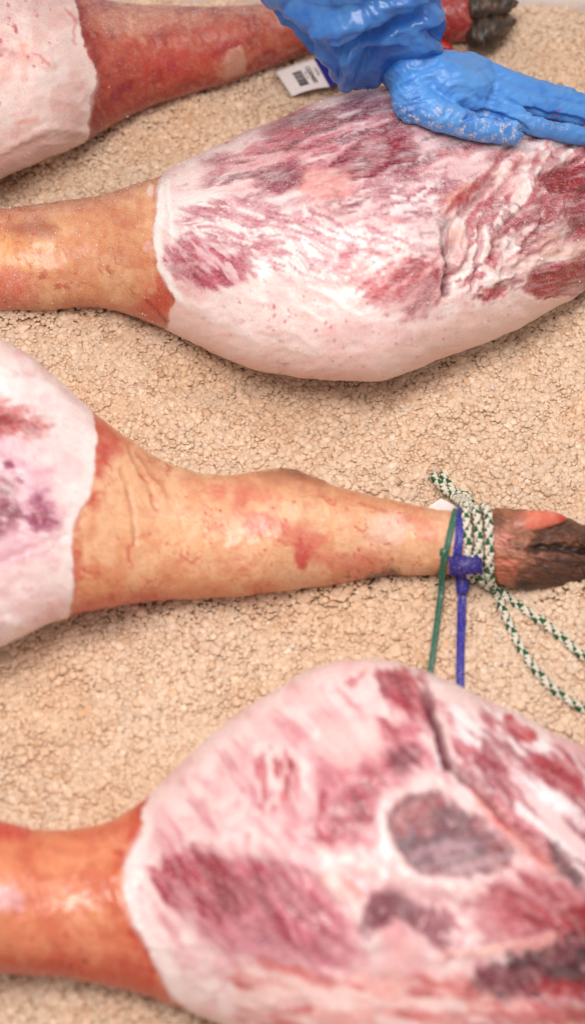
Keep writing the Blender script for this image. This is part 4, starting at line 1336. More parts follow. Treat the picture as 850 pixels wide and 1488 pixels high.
def in_ham(b, x, y, z, pad):
    """True where (x,y,z) lies inside the swept body by more than pad."""
    az = np.arctan2(x - CAM[0], y - CAM[1])
    baz = np.arctan2(b.hd[:, 0], b.hd[:, 1])
    i = np.clip(np.searchsorted(baz, az), 0, len(baz) - 1)
    ok = (az > baz[0]) & (az < baz[-1])
    R = np.hypot(x - CAM[0], y - CAM[1])
    Rc = np.hypot(b.C[i, 0] - CAM[0], b.C[i, 1] - CAM[1])
    a = np.maximum(b.a[i] * b.cap[i] - pad, 1e-4)
    bb = np.maximum(b.b[i] * b.cap[i] - pad, 1e-4)
    return ok & (((R - Rc) / a) ** 2 + ((z - b.C[i, 2]) / bb) ** 2 < 1)


# ------------------------------------------------------------------ salt: base sheet and loose grains
def build_salt():
    xs = np.linspace(-1.0, 1.0, 210)
    ys = np.linspace(-0.95, 1.0, 210)
    gx, gy = np.meshgrid(xs, ys, indexing='ij')
    yy = np.minimum(gy, far_y(gx) + 0.004)
    z = salt_h(gx, yy) - 0.0015
    P = np.stack([gx, yy, z], -1)
    c = np.tile(alb((226, 186, 152)), (P.shape[0] * P.shape[1], 1))
    o = mesh_obj('salt_bed', P.reshape(-1, 3), grid_faces(210, 210, False)[:, ::-1], SALT, None, True, dict(paint=c))
    tag(o, kind='structure')

    # grains
    sp = 0.0037
    x = np.arange(-0.66, 0.66, sp)
    y = np.arange(-0.60, 0.86, sp)
    gx, gy = np.meshgrid(x, y, indexing='ij')
    gx = gx.ravel() + RNG.uniform(-.5, .5, gx.size) * sp
    gy = gy.ravel() + RNG.uniform(-.5, .5, gy.size) * sp
    gz = salt_h(gx, gy)
    pu, pv = project(np.stack([gx, gy, gz], -1))
    keep = (pu > -150) & (pu < 1000) & (pv > -60) & (pv < 1560) & (gy < far_y(gx) - 0.001)
    for b in HAMS:
        keep &= ~in_ham(b, gx, gy, gz + 0.002, 0.006)
    keep &= RNG.random(len(gx)) > 0.03 + 0.10 * sstep(.58, .74, fbm(gx * 90, gy * 90, 67, 3))
    gx, gy, gz = gx[keep], gy[keep], gz[keep]
    n = len(gx)
    r = 0.0032 * np.exp(RNG.normal(0, 0.34, n))
    r = np.clip(r, 0.0010, 0.0056)
    big = fbm(gx * 60, gy * 60, 77, 2)
    r *= 0.7 + 0.6 * big
    # grains pushed up against the legs
    near = np.zeros(n)
    for b in HAMS:
        near = np.maximum(near, sum(in_ham(b, gx, gy, gz + 0.002, -q) * 1.0 for q in np.linspace(0.002, 0.034, 17)) / 17.0)
    gz = gz + near * near * 0.007
    gz = gz + RNG.uniform(-0.0012, 0.0001, n) + (fbm(gx * 150, gy * 150, 66, 2) - 0.5) * 0.0022
    bm = bmesh.new()
    bmesh.ops.create_icosphere(bm, subdivisions=1, radius=1)
    bv = np.array([v.co[:] for v in bm.verts])
    bf = np.array([[v.index for v in f.verts] for f in bm.faces])
    bm.free()
    m = len(bv)
    # random rotation, squash and corner jitter for each grain
    q = RNG.normal(size=(n, 4))
    q /= np.linalg.norm(q, axis=1, keepdims=True)
    w, a, b_, c_ = q.T
    Rm = np.stack([1 - 2 * (b_ ** 2 + c_ ** 2), 2 * (a * b_ - c_ * w), 2 * (a * c_ + b_ * w),
                   2 * (a * b_ + c_ * w), 1 - 2 * (a ** 2 + c_ ** 2), 2 * (b_ * c_ - a * w),
                   2 * (a * c_ - b_ * w), 2 * (b_ * c_ + a * w), 1 - 2 * (a ** 2 + b_ ** 2)], -1).reshape(n, 3, 3)
    sq = RNG.uniform(0.7, 1.35, (n, 1, 3))
    V = bv[None] * sq * RNG.uniform(0.7, 1.25, (n, m, 1))
    V = np.einsum('nij,nmj->nmi', Rm, V) * r[:, None, None]
    V[..., 2] *= 0.52
    V += np.stack([gx, gy, gz], -1)[:, None, :]
    F = (bf[None] + (np.arange(n) * m)[:, None, None]).reshape(-1, 3)
    c = alb((237, 204, 175))[None] * (1 + RNG.normal(0, 0.05, (n, 1)))
    drift = fbm(gx * 9, gy * 9, 21, 3)
    c = c * (1 - 0.3 * sstep(.45, .75, drift)[:, None] * np.array([0.05, 0.25, 0.45]))
    tan = (RNG.random(n) < 0.06)[:, None]
    c = np.where(tan, c * np.array([0.86, 0.78, 0.70]), c)
    wh = (RNG.random(n) < 0.05)[:, None]
    c = np.where(wh, np.minimum(c * np.array([1.1, 1.16, 1.24]), .86), c)
    cc = np.repeat(np.clip(c, 0.02, 0.86), m, 0)
    o = mesh_obj('salt_grains', V.reshape(-1, 3), F, SALT, None, False, dict(paint=cc))
    o.data.polygons.foreach_set('use_smooth', np.repeat(RNG.random(n) < 0.35, len(bf)))
    tag(o, 'coarse pale tan salt grains spread thickly beneath the pork legs', 'salt', kind='stuff')
    print('salt grains', n)


build_salt()


# ------------------------------------------------------------------ the white tub round the salt
def build_tub():
    t = NT('white_plastic')
    co = t.coord()
    f = t.noise(60, 4, 0.6, co)
    b = t.mix(t.ramp(f, 0.35, 0.7), (0.80, 0.76, 0.74), (0.72, 0.66, 0.62))
    t.principled(b, 0.38, 0.5, 0.1, (1, .9, .8), 0.004, t.bump(f, 0.1, 0.001))
    root = empty('salt_tub', (0, far_y(0.0), -0.05))
    tag(root, 'white plastic tub whose rim shows behind the salt at top right', 'tub')
    ang = math.atan2(FAR_R[1] - FAR_L[1], FAR_R[0] - FAR_L[0])

    def wall(p0, p1, inward):
        p0 = np.array(p0, float)
        p1 = np.array(p1, float)
        d = p1 - p0
        d /= np.linalg.norm(d)
        n = np.array(inward, float)
        prof = [(0.000, -0.06), (-0.001, 0.010), (-0.004, 0.016), (-0.010, 0.019), (-0.034, 0.019), (-0.040, 0.016), (-0.043, 0.010), (-0.043, -0.004), (-0.036, -0.006), (-0.030, -0.06)]
        V = []
        for s in np.linspace(0, 1, 12):
            c = p0 + (p1 - p0) * s
            for (u, z) in prof:
                V.append([c[0] + n[0] * u, c[1] + n[1] * u, z])
        F = grid_faces(12, len(prof))
        o = mesh_obj('wall', np.array(V), F, t.m, root, True)
        return o
    wall((-1.0, far_y(-1.0)), (1.0, far_y(1.0)), (math.sin(ang), -math.cos(ang)))
    wall((-1.0, -0.95), (-1.0, far_y(-1.0) - 0.002), (1, 0))
    wall((1.0, far_y(1.0) - 0.002), (1.0, -0.95), (-1, 0))
    wall((0.955, -0.95), (-0.955, -0.95), (0, 1))


build_tub()


# ------------------------------------------------------------------ sweeps for rope, ties
def resample(P, step):
    P = np.asarray(P, float)
    d = np.concatenate([[0], np.cumsum(np.linalg.norm(np.diff(P, axis=0), axis=1))])
    n = max(3, int(d[-1] / step))
    s = np.linspace(0, d[-1], n)
    return np.stack([np.interp(s, d, P[:, i]) for i in range(3)], -1), s


def smooth_path(P, it=2):
    return chaikin(P, False, it)


def frames(P):
    T = np.gradient(P, axis=0)
    T /= np.linalg.norm(T, axis=1, keepdims=True) + 1e-12
    n = np.array([0, 0, 1.0]) - T[0] * T[0][2]
    if np.linalg.norm(n) < 1e-3:
        n = np.array([1.0, 0, 0])
    n /= np.linalg.norm(n)
    N = [n]
    for i in range(1, len(P)):
        n = N[-1] - T[i] * (N[-1] @ T[i])
        n /= np.linalg.norm(n) + 1e-12
        N.append(n)
    N = np.array(N)
    return T, N, np.cross(T, N)


def tube(P, r, k=6, cap=True):
    T, N, B = frames(P)
    r = np.zeros(len(P)) + r
    th = np.linspace(0, 2 * math.pi, k, endpoint=False)
    V = P[:, None, :] + r[:, None, None] * (N[:, None, :] * np.cos(th)[None, :, None] + B[:, None, :] * np.sin(th)[None, :, None])
    if cap:
        V = np.concatenate([np.repeat(P[:1, None, :], k, 1), V, np.repeat(P[-1:, None, :], k, 1)], 0)
    return V.reshape(-1, 3), grid_faces(len(V), k)


def ribbon(P, N, w, t):
    """Flat strap: path P, outward normals N, width w, thickness t."""
    T = np.gradient(P, axis=0)
    T /= np.linalg.norm(T, axis=1, keepdims=True) + 1e-12
    N = N - T * (N * T).sum(1, keepdims=True)
    N /= np.linalg.norm(N, axis=1, keepdims=True) + 1e-12
    S = np.cross(T, N)
    w = np.zeros(len(P)) + w
    hw = (w / 2)[:, None]
    c = t * 0.28
    prof = [(-1, 0), (-1, t - c), (-0.86, t), (-0.5, t), (-0.45, t * .8), (0.45, t * .8), (0.5, t), (0.86, t), (1, t - c), (1, 0)]
    V = np.stack([P + S * hw * u + N * z for (u, z) in prof], 1)
    V = np.concatenate([np.repeat(V[:1].mean(1, keepdims=True), len(prof), 1), V, np.repeat(V[-1:].mean(1, keepdims=True), len(prof), 1)], 0)
    return V.reshape(-1, 3), grid_faces(len(V), len(prof))


def ground_pt(px, py, lift):
    z = 0.0
    for _ in range(6):
        p = at_z(np.array([px]), np.array([py]), z)[0]
        z = float(salt_h(np.array([p[0]]), np.array([p[1]]))[0]) + lift
    return at_z(np.array([px]), np.array([py]), z)[0]


def rest_pt(px, py, r, bodies=None):
    """First point down the ray through (px,py) where a ball of radius r touches a leg or the salt."""
    d = rays(np.array([px]), np.array([py]))[0]
    t = np.linspace(1.2, 2.6, 561)
    Q = CAM + d * t[:, None]
    hit = Q[:, 2] - salt_h(Q[:, 0], Q[:, 1]) < r
    for b in (bodies or HAMS):
        Pf = getattr(b, 'Pd', b.P)
        sel = (np.abs(b.X - px) < 60) & (np.abs(b.Y - py) < 60) & (b.face > -0.5)
        V = Pf[sel][::3]
        if len(V) == 0:
            continue
        dd = ((Q[:, None, :] - V[None]) ** 2).sum(-1).min(1)
        hit |= dd < r * r
    i = np.argmax(hit)
    return Q[i]


# ------------------------------------------------------------------ cable ties on leg 3
def mat_nylon(name, c, rough=0.35):
    t = NT(name)
    co = t.coord()
    f = t.noise(500, 3, 0.6, co)
    g = t.noise(900, 2, 0.5, co)
    b = t.mix(t.mul(t.ramp(g, 0.6, 0.68), 0.45), tuple(c), (0.75, 0.68, 0.66))
    t.principled(b, rough, 0.5, 0.15, (.6, .6, 1), 0.002, t.bump(f, 0.15, 0.0006))
    return t.m


def cable_tie(name, label, mat, top, bot, head, tail, width, thick, flag=False):
    root = empty(name, ground_pt(head[0], head[1], 0.0))
    tag(root, label, 'cable tie', 'plastic straps round the tied shank')
    ph = np.linspace(-math.pi, math.pi, 90)
    # column shifts from top to head over the visible side
    f = np.clip((ph / (math.pi / 2) + 1) / 2, 0, 1)
    f = np.where(ph > math.pi / 2, 1 - (ph - math.pi / 2) / (math.pi / 2) * .5, f)
    f = np.where(ph < -math.pi / 2, (-ph - math.pi / 2) / (math.pi / 2) * .5, f)
    px = top + (bot - top) * f
    P, N = H3.point(px, ph * DIRV, 0.0009)
    V, F = ribbon(P, N, width, thick)
    mesh_obj('band', V, F, mat, root, True)
    pts = [rest_pt(x, y, z, [H3]) for (x, y, z) in tail]
    Pp, _ = resample(smooth_path(np.array(pts), 3), 0.003)
    Nn = np.tile(np.array([0.0, -0.35, 0.93]), (len(Pp), 1))
    V, F = ribbon(Pp, Nn, np.linspace(width * 1.0, width * 0.9, len(Pp)), thick)
    mesh_obj('tail', V, F, mat, root, True)
    return root, pts


# direction in which growing angle moves down the picture
_pt, _ = H3.point(np.array([600.0, 600.0]), np.array([-0.8, 0.8]), 0.0)
_, _py = project(_pt)
DIRV = 1.0 if _py[1] > _py[0] else -1.0

GREEN_N = mat_nylon('green_nylon', alb((44, 104, 82)))
BLUE_N = mat_nylon('blue_nylon', alb((44, 38, 150)))
VIOLET_N = mat_nylon('violet_nylon', alb((48, 36, 126)), 0.45)


def rounded_box(name, c, ax, size, mat, parent, bev=0.2):
    bm = bmesh.new()
    bmesh.ops.create_cube(bm, size=1)
    for v in bm.verts:
        v.co = Vector((v.co.x * size[0], v.co.y * size[1], v.co.z * size[2]))
    bmesh.ops.bevel(bm, geom=list(bm.edges), offset=min(size) * bev, segments=3, affect='EDGES')
    M = np.array(ax).T
    V = np.array([M @ np.array(v.co[:]) for v in bm.verts]) + c
    F = [[v.index for v in f.verts] for f in bm.faces]
    bm.free()
    return mesh_obj(name, V, F, mat, parent, True)


def axes(t, n):
    t = np.asarray(t, float)
    t = t / np.linalg.norm(t)
    n = np.asarray(n, float)
    n = n - t * (n @ t)
    n /= np.linalg.norm(n)
    return [np.cross(t, n), t, n]     # x across, y along, z out


r_, pts_ = cable_tie('cable_tie', 'thin green plastic strap round the shank, nearest the body of the leg', GREEN_N, 655, 646, (645, 806), [(645, 806, .003), (643, 828, .003), (640, 860, .0075), (636, 895, .0075), (630, 940, .0075), (625, 975, .0075), (621, 1010, .0075)], 0.0062, 0.0014)
c_ = rest_pt(645, 803, .003, [H3])
rounded_box('lock_head', c_, axes(pts_[2] - pts_[0], CAM - c_), (0.0085, 0.008, 0.005), GREEN_N, r_)

r_, pts_ = cable_tie('cable_tie', 'wider dark blue plastic strap with a flag plate, beside the rope', BLUE_N, 661, 671, (672, 842), [(671, 812, .005), (672, 842, .0075), (671, 862, .0075), (670, 890, .0075), (669, 930, .0075), (668, 970, .0075), (668, 1020, .0075)], 0.0086, 0.0016)
c_ = rest_pt(672, 842, .0065, [H3])
tt_ = pts_[3] - pts_[1]


def barrel(c, ax, mat, parent):
    n = 14
    V = []
    prof = [(-1.0, .2), (-1.0, .86), (-.8, 1.0), (.2, .92), (.8, .8), (1.0, .66), (1.0, .2)]
    for (u, q) in prof:
        for i in range(n):
            a = 2 * math.pi * i / n
            V.append(c + ax[1] * u * 0.0145 + ax[0] * math.cos(a) * q * 0.0076 + ax[2] * math.sin(a) * q * 0.0052)
    return mesh_obj('lock_head', np.array(V), grid_faces(len(prof), n), mat, parent, True)


barrel(c_, axes(tt_, CAM - c_), BLUE_N, r_)
c2_ = rest_pt(676, 821, .0055, [H3])
rounded_box('flag_plate', c2_ + (CAM - c2_) / np.linalg.norm(CAM - c2_) * 0.0065, axes(tt_ + np.array([0.004, 0, 0]), CAM - c2_), (0.032, 0.019, 0.0020), VIOLET_N, r_, 0.3)

# ------------------------------------------------------------------ braided rope on leg 3
ROPE_G = mat_plain('green_yarn', alb((44, 98, 62)), 0.85, 0.2, 900, 0.35, 0.7, 0.0008)
ROPE_W = mat_plain('white_yarn', alb((236, 224, 206)), 0.85, 0.2, 900, 0.18, 0.7, 0.0008)


def rope():
    root = empty('rope', ground_pt(700, 860, 0.0))
    tag(root, 'green and white braided rope wound round the shank above the trotter', 'rope')
    paths = []
    R = 0.0042
    # tail, standing off from the knot towards the upper left
    tail = [rest_pt(x, y, R + lift, [H3]) for x, y, lift in ((627, 690, .006), (636, 701, .008), (648, 713, .008), (660, 724, .006), (672, 733, .003), (682, 742, .001))]
    # wraps
    wr = []
    for j in range(3):
        for f in np.linspace(0, 1, 15):
            off = -math.pi / 2 + f * math.pi
            q, n = H3.point(np.array([660 + 15.5 * j + 38 * f ** 0.9]), np.array([off * DIRV]), R * 0.92)
            wr.append(q[0])
        if j < 2:
            for f in np.linspace(0.08, 0.92, 9):
                off = math.pi / 2 + f * math.pi
                q, n = H3.point(np.array([698 + 15.5 * j - 22.5 * f]), np.array([off * DIRV]), R * 0.92)
                wr.append(q[0])
    end1 = [rest_pt(x, y, R * 1.05, [H3]) for x, y in ((722, 862), (733, 893), (751, 934), (772, 968), (800, 1000), (830, 1022), (870, 1042), (940, 1062))]
    paths.append(np.array(tail + wr[2:-2] + end1))
    # the other short end beside the tail
    paths.append(np.array([rest_pt(x, y, R + lift, [H3]) for x, y, lift in ((641, 689, .004), (648, 700, .006), (658, 712, .007), (668, 722, .006), (680, 734, .003))]))
    # second end, out from under the wraps
    q0 = [H3.point(np.array([704.0 + 6 * i]), np.array([(0.75 + 0.22 * i) * DIRV]), R * 1.3)[0][0] for i in range(4)]
    end2 = [rest_pt(x, y, R * 1.05, [H3]) for x, y in ((738, 868), (760, 886), (790, 905), (820, 931), (850, 957), (890, 984), (950, 1010))]
    paths.append(np.array(q0 + end2))
    # short doubled bight left of the wraps
    bt = [H3.point(np.array([x]), np.array([o * DIRV]), R)[0][0] for x, o in ((688, 0.2), (691, 0.55), (693, 0.9), (694, 1.25), (696, 1.6))]
    paths.append(np.array(bt))
    # knot turns
    kc = rest_pt(672, 727, R * 1.1, [H3])
    ax = axes(tail[4] - tail[1], CAM - kc)
    kn = []
    for a in np.linspace(0, 3.6 * math.pi, 60):
        u = (a / (3.6 * math.pi) - 0.5) * 0.014
        kn.append(kc + ax[1] * u + (ax[0] * math.cos(a) + ax[2] * math.sin(a)) * R * 1.55)
    paths.append(np.array(kn))
    strands = {i: [] for i in range(8)}
    for pi_, raw in enumerate(paths):
        P, s = resample(smooth_path(raw, 3), 0.0011)
        T, N, B = frames(P)
        pitch = 0.027
        r0 = R * 0.60 if pi_ != 4 else R * 0.48
        rs = R * 0.42 if pi_ != 4 else R * 0.36
        for i in range(8):
            sg = 1 if i < 4 else -1
            th = sg * 2 * math.pi * s / pitch + (i % 4) * math.pi / 2 + (math.pi / 4 if i >= 4 else 0)
            over = np.cos(8 * math.pi * s / pitch + (0 if sg > 0 else math.pi) + (i % 2) * math.pi)
            rr = r0 + 0.00062 * over
            Q = P + (N * np.cos(th)[:, None] + B * np.sin(th)[:, None]) * rr[:, None]
            strands[i].append(tube(Q, rs, 6))
    for i in range(8):
        V = []
        F = []
        o = 0
        for v, f in strands[i]:
            V.append(v)
            F.append(f + o)
            o += len(v)
        mesh_obj('strand', np.vstack(V), np.vstack(F), ROPE_G if i in (0, 2, 5) else ROPE_W, root, True)
    # frayed end
    e = tail[0]
    d = tail[0] - tail[1]
    d /= np.linalg.norm(d)
    V = []
    F = []
    o = 0
    for k in range(46):
        a = RNG.uniform(0, 2 * math.pi)
        side = np.cross(d, [math.cos(a), math.sin(a), .4])
        side /= np.linalg.norm(side) + 1e-9
        p = [e + side * RNG.uniform(0, .0035) + d * (0.0022 * t - .003) + side * 0.0007 * t * t for t in range(4)]
        v, f = tube(np.array(p), 0.00045, 4)
        V.append(v)
        F.append(f + o)
        o += len(v)
    fr = mesh_obj('frayed_end', np.vstack(V), np.vstack(F), ROPE_W, root, True)
    tag(fr, kind='stuff')


rope()


# ------------------------------------------------------------------ paper labels
def sheet(name, corners, lift, mat, parent, nu=18, nv=12, curl=0.0):
    c = [np.asarray(q, float) for q in corners]          # a b / d c
    u = np.linspace(0, 1, nu)[:, None, None]
    v = np.linspace(0, 1, nv)[None, :, None]
    P = (c[0] * (1 - u) + c[1] * u) * (1 - v) + (c[3] * (1 - u) + c[2] * u) * v
    n = np.cross(c[1] - c[0], c[3] - c[0])
    n /= np.linalg.norm(n)
    if n[2] < 0:
        n = -n
    bend = curl * (np.sin(np.pi * u) * (0.4 + 0.6 * v))
    P = P + n * (lift + bend)
    Vt = P.reshape(-1, 3)
    Vb = Vt - n * 0.0003
    f = grid_faces(nu, nv, False)
    k = len(Vt)
    idx = np.arange(k).reshape(nu, nv)
    ring = np.concatenate([idx[:, 0], idx[-1, 1:], idx[-2::-1, -1], idx[0, -2:0:-1]])
    side = np.stack([ring, np.roll(ring, -1), np.roll(ring, -1) + k, ring + k], -1)
    F = np.vstack([f, f[:, ::-1] + k, side])
    o = mesh_obj(name, np.vstack([Vt, Vb]), F, mat, parent, True)
    return o, P, n


PAPER = mat_plain('label_paper', (0.78, 0.73, 0.73), 0.55, 0.4, 200, 0.03, 0.1)
BLUE_P = mat_plain('label_blue', alb((12, 10, 130)), 0.45, 0.4, 200, 0.05, 0.1)


def text_mesh(txt, bold=0.0):
    cu = bpy.data.curves.new('lettering', 'FONT')
    cu.body = txt
    cu.size = 1.0
    cu.offset = bold
    cu.resolution_u = 3
    ob = bpy.data.objects.new('lettering', cu)
    COL.objects.link(ob)
    dg = bpy.context.evaluated_depsgraph_get()
    dg.update()
    me = bpy.data.meshes.new_from_object(ob.evaluated_get(dg))
    V = np.array([v.co[:] for v in me.vertices])
    F = [list(p.vertices) for p in me.polygons]
    bpy.data.objects.remove(ob)
    bpy.data.meshes.remove(me)
    V[:, 0] -= V[:, 0].min()
    V[:, 1] -= V[:, 1].min()
    return V, F


def label_one():
    A = [ground_pt(400, 104, .012), ground_pt(456, 85, .020), ground_pt(479, 126, .016), ground_pt(424, 140, .007)]
    org = (A[0] + A[2]) / 2
    org[2] = 0
    root = empty('tag', org)
    tag(root, 'white paper tag with barcode and blue end, lying between two legs', 'tag')
    paper, P, n = sheet('paper', A, 0.0, PAPER, root, curl=0.003)
    B = [A[1], A[1] + (A[1] - A[0]) * 0.55, A[2] + (A[2] - A[3]) * 0.55, A[2]]
    sheet('blue_band', B, 0.0, BLUE_P, root, curl=0.0)

    def uv(u, v, h=0.0006):
        x = u * (P.shape[0] - 1)
        y = v * (P.shape[1] - 1)
        i = min(int(x), P.shape[0] - 2)
        j = min(int(y), P.shape[1] - 2)
        fx, fy = x - i, y - j
        return ((P[i, j] * (1 - fx) + P[i + 1, j] * fx) * (1 - fy) + (P[i, j + 1] * (1 - fx) + P[i + 1, j + 1] * fx) * fy) + n * h
    # barcode: bars run across the tag's length
    rg = np.random.default_rng(3)
    V = []
    F = []
    v = 0.27
    while v < 0.80:
        w = rg.choice([0.007, 0.007, 0.014, 0.02])
        k = len(V)
        u0, u1 = (0.33, 0.56)
        for q in ((u0, v), (u1, v), (u1, v + w), (u0, v + w)):
            V.append(uv(*q))
        F.append([k, k + 1, k + 2, k + 3])
        v += w + rg.choice([0.008, 0.014, 0.008])
    mesh_obj('barcode', np.array(V), F, BLACK, paper, False)
    for txt, u0, hgt, v0, v1, bold in (('1230400', .68, .12, .22, .80, .02), ('3276', .87, .07, .30, .58, 0), ('00 123', .60, .045, .36, .62, 0)):
        T, F = text_mesh(txt, bold)
        sx = (v1 - v0) / T[:, 0].max()
        sy = hgt / T[:, 1].max()
        Q = np.array([uv(u0 + t[1] * sy, v0 + t[0] * sx) for t in T])
        mesh_obj('lettering', Q, F, BLACK, paper, False)


label_one()


def label_three():
    A = [ground_pt(606, 748, .022), ground_pt(640, 724, .030), ground_pt(668, 738, .028), ground_pt(640, 764, .016)]
    org = A[0].copy()
    org[2] = 0
    root = empty('tag', org)
    tag(root, 'white tag corner poking out behind the tied shank under the rope', 'tag')
    sheet('paper', A, 0.0, PAPER, root, curl=0.001)


label_three()


# ------------------------------------------------------------------ the gloved arm
def capsule_chain(bm, pts, rad, seg=20):
    """Tapered capsules along pts, overlapping, to be fused by a voxel remesh."""
    pts = [np.asarray(p, float) for p in pts]
    for i, p in enumerate(pts):
        m = Matrix.Translation(Vector(p)) @ Matrix.Diagonal((rad[i], rad[i], rad[i], 1))
        bmesh.ops.create_uvsphere(bm, u_segments=seg, v_segments=12, radius=1, matrix=m)
    for i in range(len(pts) - 1):
        a, b = Vector(pts[i]), Vector(pts[i + 1])
        d = b - a
        if d.length < 1e-5:
            continue
        m = Matrix.Translation((a + b) / 2) @ d.to_track_quat('Z', 'Y').to_matrix().to_4x4()
        bmesh.ops.create_cone(bm, cap_ends=True, segments=seg, radius1=rad[i], radius2=rad[i + 1], depth=d.length, matrix=m)


def fuse(bm, voxel, smooth_it=6):
    me = bpy.data.meshes.new('tmp')
    bm.to_mesh(me)
    bm.free()
    ob = bpy.data.objects.new('tmp', me)
    COL.objects.link(ob)
    rm = ob.modifiers.new('r', 'REMESH')
    rm.mode = 'VOXEL'
    rm.voxel_size = voxel
    sm = ob.modifiers.new('s', 'SMOOTH')
    sm.factor = 0.5
    sm.iterations = smooth_it
    dg = bpy.context.evaluated_depsgraph_get()
    dg.update()
    e = bpy.data.meshes.new_from_object(ob.evaluated_get(dg))
    V = np.array([v.co[:] for v in e.vertices])
    N = np.array([v.normal[:] for v in e.vertices])
    F = [list(p.vertices) for p in e.polygons]
    bpy.data.objects.remove(ob)
    bpy.data.meshes.remove(me)
    bpy.data.meshes.remove(e)
    return V, N, F


def mat_glove():
    t = NT('nitrile')
    co = t.coord()
    du = t.n('ShaderNodeAttribute', attribute_name='dust')
    pa = t.n('ShaderNodeAttribute', attribute_name='paint')
    sp = t.noise(800, 3, 0.6, co)
    sp2 = t.noise(140, 3, 0.6, co)
    m = t.mul(t.mul(t.ramp(sp, 0.46, 0.56), t.ramp(sp2, 0.50, 0.60)), du.outputs['Fac'])
    c = t.mix(m, pa.outputs['Color'], (0.74, 0.72, 0.78))
    f = t.noise(220, 4, 0.6, co)
    mp = t.n('ShaderNodeMapping')
    mp.inputs['Rotation'].default_value = (0.3, 0.2, -0.9)
    mp.inputs['Scale'].default_value = (0.4, 1.0, 0.8)
    t.l(co, mp.inputs['Vector'])
    rg = t.n('ShaderNodeTexNoise', noise_type='RIDGED_MULTIFRACTAL')
    rg.inputs['Scale'].default_value = 75
    rg.inputs['Detail'].default_value = 3
    rg.inputs['Distortion'].default_value = 0.6
    t.l(mp.outputs[0], rg.inputs['Vector'])
    h = t.mul(t.mul(f, 0.25), t.mul(m, 0.9), 'ADD')
    h = t.mul(h, t.mul(rg.outputs['Fac'], 0.9), 'ADD')
    t.principled(c, 0.38, 0.45, 0.15, (.5, .7, 1), 0.002, t.bump(h, 0.5, 0.0016))
    return t.m


def mat_sleeve():
    t = NT('sleeve_film')
    co = t.coord()
    f = t.noise(45, 5, 0.6, co)
    c = t.mix(t.ramp(f, 0.35, 0.7), tuple(alb((96, 164, 236))), tuple(alb((58, 124, 212))))
    rg = t.n('ShaderNodeTexNoise', noise_type='RIDGED_MULTIFRACTAL')
    rg.inputs['Scale'].default_value = 42
    rg.inputs['Detail'].default_value = 4
    rg.inputs['Distortion'].default_value = 0.8
    t.l(co, rg.inputs['Vector'])
    p = t.principled(c, 0.22, 0.55, 0.0, (1, 1, 1), 0.001, t.bump(rg.outputs['Fac'], 0.5, 0.0022))
    tr = t.n('ShaderNodeBsdfTranslucent')
    t.l(c, tr.inputs[0])
    tp = t.n('ShaderNodeBsdfTransparent')
    tp.inputs[0].default_value = (0.55, 0.75, 1.0, 1)
    m1 = t.n('ShaderNodeMixShader')
    m1.inputs[0].default_value = 0.22
    t.l(p.outputs[0], m1.inputs[1])
    t.l(tr.outputs[0], m1.inputs[2])
    m2 = t.n('ShaderNodeMixShader')
    m2.inputs[0].default_value = 0.24
    t.l(m1.outputs[0], m2.inputs[1])
    t.l(tp.outputs[0], m2.inputs[2])
    t.l(m2.outputs[0], t.out.inputs['Surface'])
    return t.m


